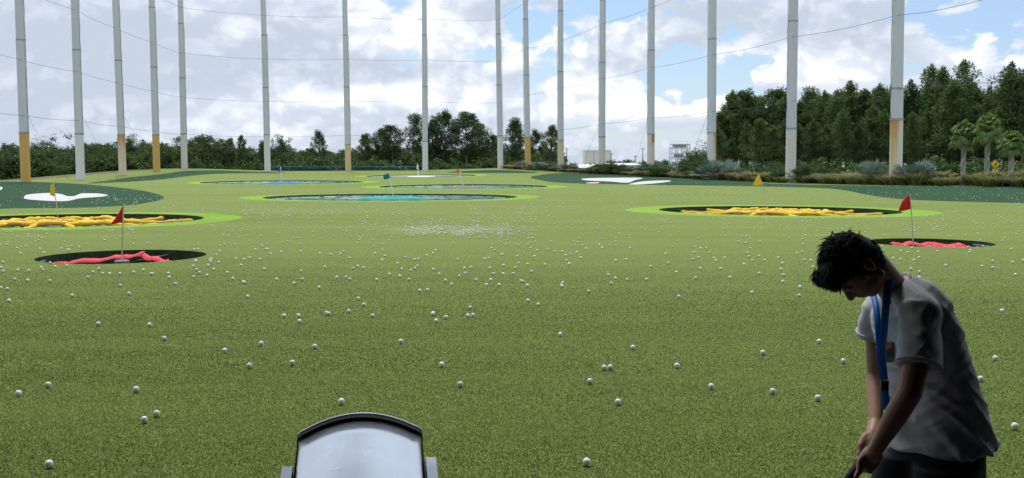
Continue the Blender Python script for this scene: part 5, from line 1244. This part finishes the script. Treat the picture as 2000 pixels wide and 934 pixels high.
m = MB(); c_ = Q(1727.5, 744, .057); m.tube([c_+Vector((-.012, 0, 0)), c_+Vector((.012, 0, 0))], .002, 6); on_person('clip_ring', m.mesh('clip_ring'), M_STEEL)
on_person('tag', ribbon([Q(1728, 762, .058), Q(1729, 778, .056), Q(1731, 800, .055)], .021).mesh('tag'), M_LANY)
# printed patch on the chest, laid on the cloth
CHD = shirt_bvh.ray_cast(Vector((0, 0, EYE)), ray(1738, 690).normalized())[0].y
def chest(px, py, lift=.002):
    r = ray(px, py).normalized(); hit = shirt_bvh.ray_cast(Vector((0, 0, EYE)), r)
    return hit[0]-r*lift if hit[0] is not None and abs(hit[0].y-CHD) < .035 else None
for name, mat, xr, yr, lift in (('chest_print', mottled('print_dark', (.02, .05, .04), (.05, .10, .07), 60, .7), (1731, 1747), (668, 708), .0015), ('print_patch', mottled('print_pink', (.45, .05, .09), (.30, .12, .05), 90, .7), (1731, 1741), (668, 682), .003)):
    m = MB(); nx, ny = 8, 12; G_ = {}
    for i in range(nx+1):
        for j in range(ny+1):
            p = chest(xr[0]+(xr[1]-xr[0])*i/nx, yr[0]+(yr[1]-yr[0])*j/ny, lift)
            if p is not None: G_[i, j] = len(m.v); m.v.append(tuple(p))
    for i in range(nx):
        for j in range(ny):
            q = [(i, j), (i, j+1), (i+1, j+1), (i+1, j)]
            if all(z in G_ for z in q) and max((Vector(m.v[G_[a]])-Vector(m.v[G_[b_]])).length for a in q for b_ in q) < .02: m.f.append(tuple(G_[z] for z in q))
    if m.f: on_person(name, m.mesh(name), mat)

# the club he holds
tfloor = (FLOOR+.02-BUTT.z)/CD.z; HEAD = BUTT+CD*tfloor
root = empty('golf_club', HEAD); tag(root, 'golf club with a black rubber grip held in both hands', 'golf club')
m = MB(); m.tube([BUTT-HEAD-CD*.015, BUTT-HEAD+CD*.27], [.0135, .0105], 12); m.build('grip', M_GRIP, root, True)
m = MB(); m.tube([BUTT-HEAD+CD*.265, CD*-.03], [.0068, .0048], 10); m.build('shaft', M_STEEL, root, True)
m = MB(); rows = []
for t, hh, th in ((-.01, .02, .014), (.02, .03, .02), (.05, .042, .02), (.075, .046, .016), (.09, .03, .008)):
    c_ = RIGHTV*0+FWD*t; rows.append([c_+RIGHTV*(-th/2)+UP*-.015, c_+RIGHTV*(th/2)+UP*-.015, c_+RIGHTV*(th*.2)+UP*(hh-.015), c_+RIGHTV*(-th*.2)+UP*(hh-.015)])
m.loft(rows); m.build('club_head', M_STEEL, root)
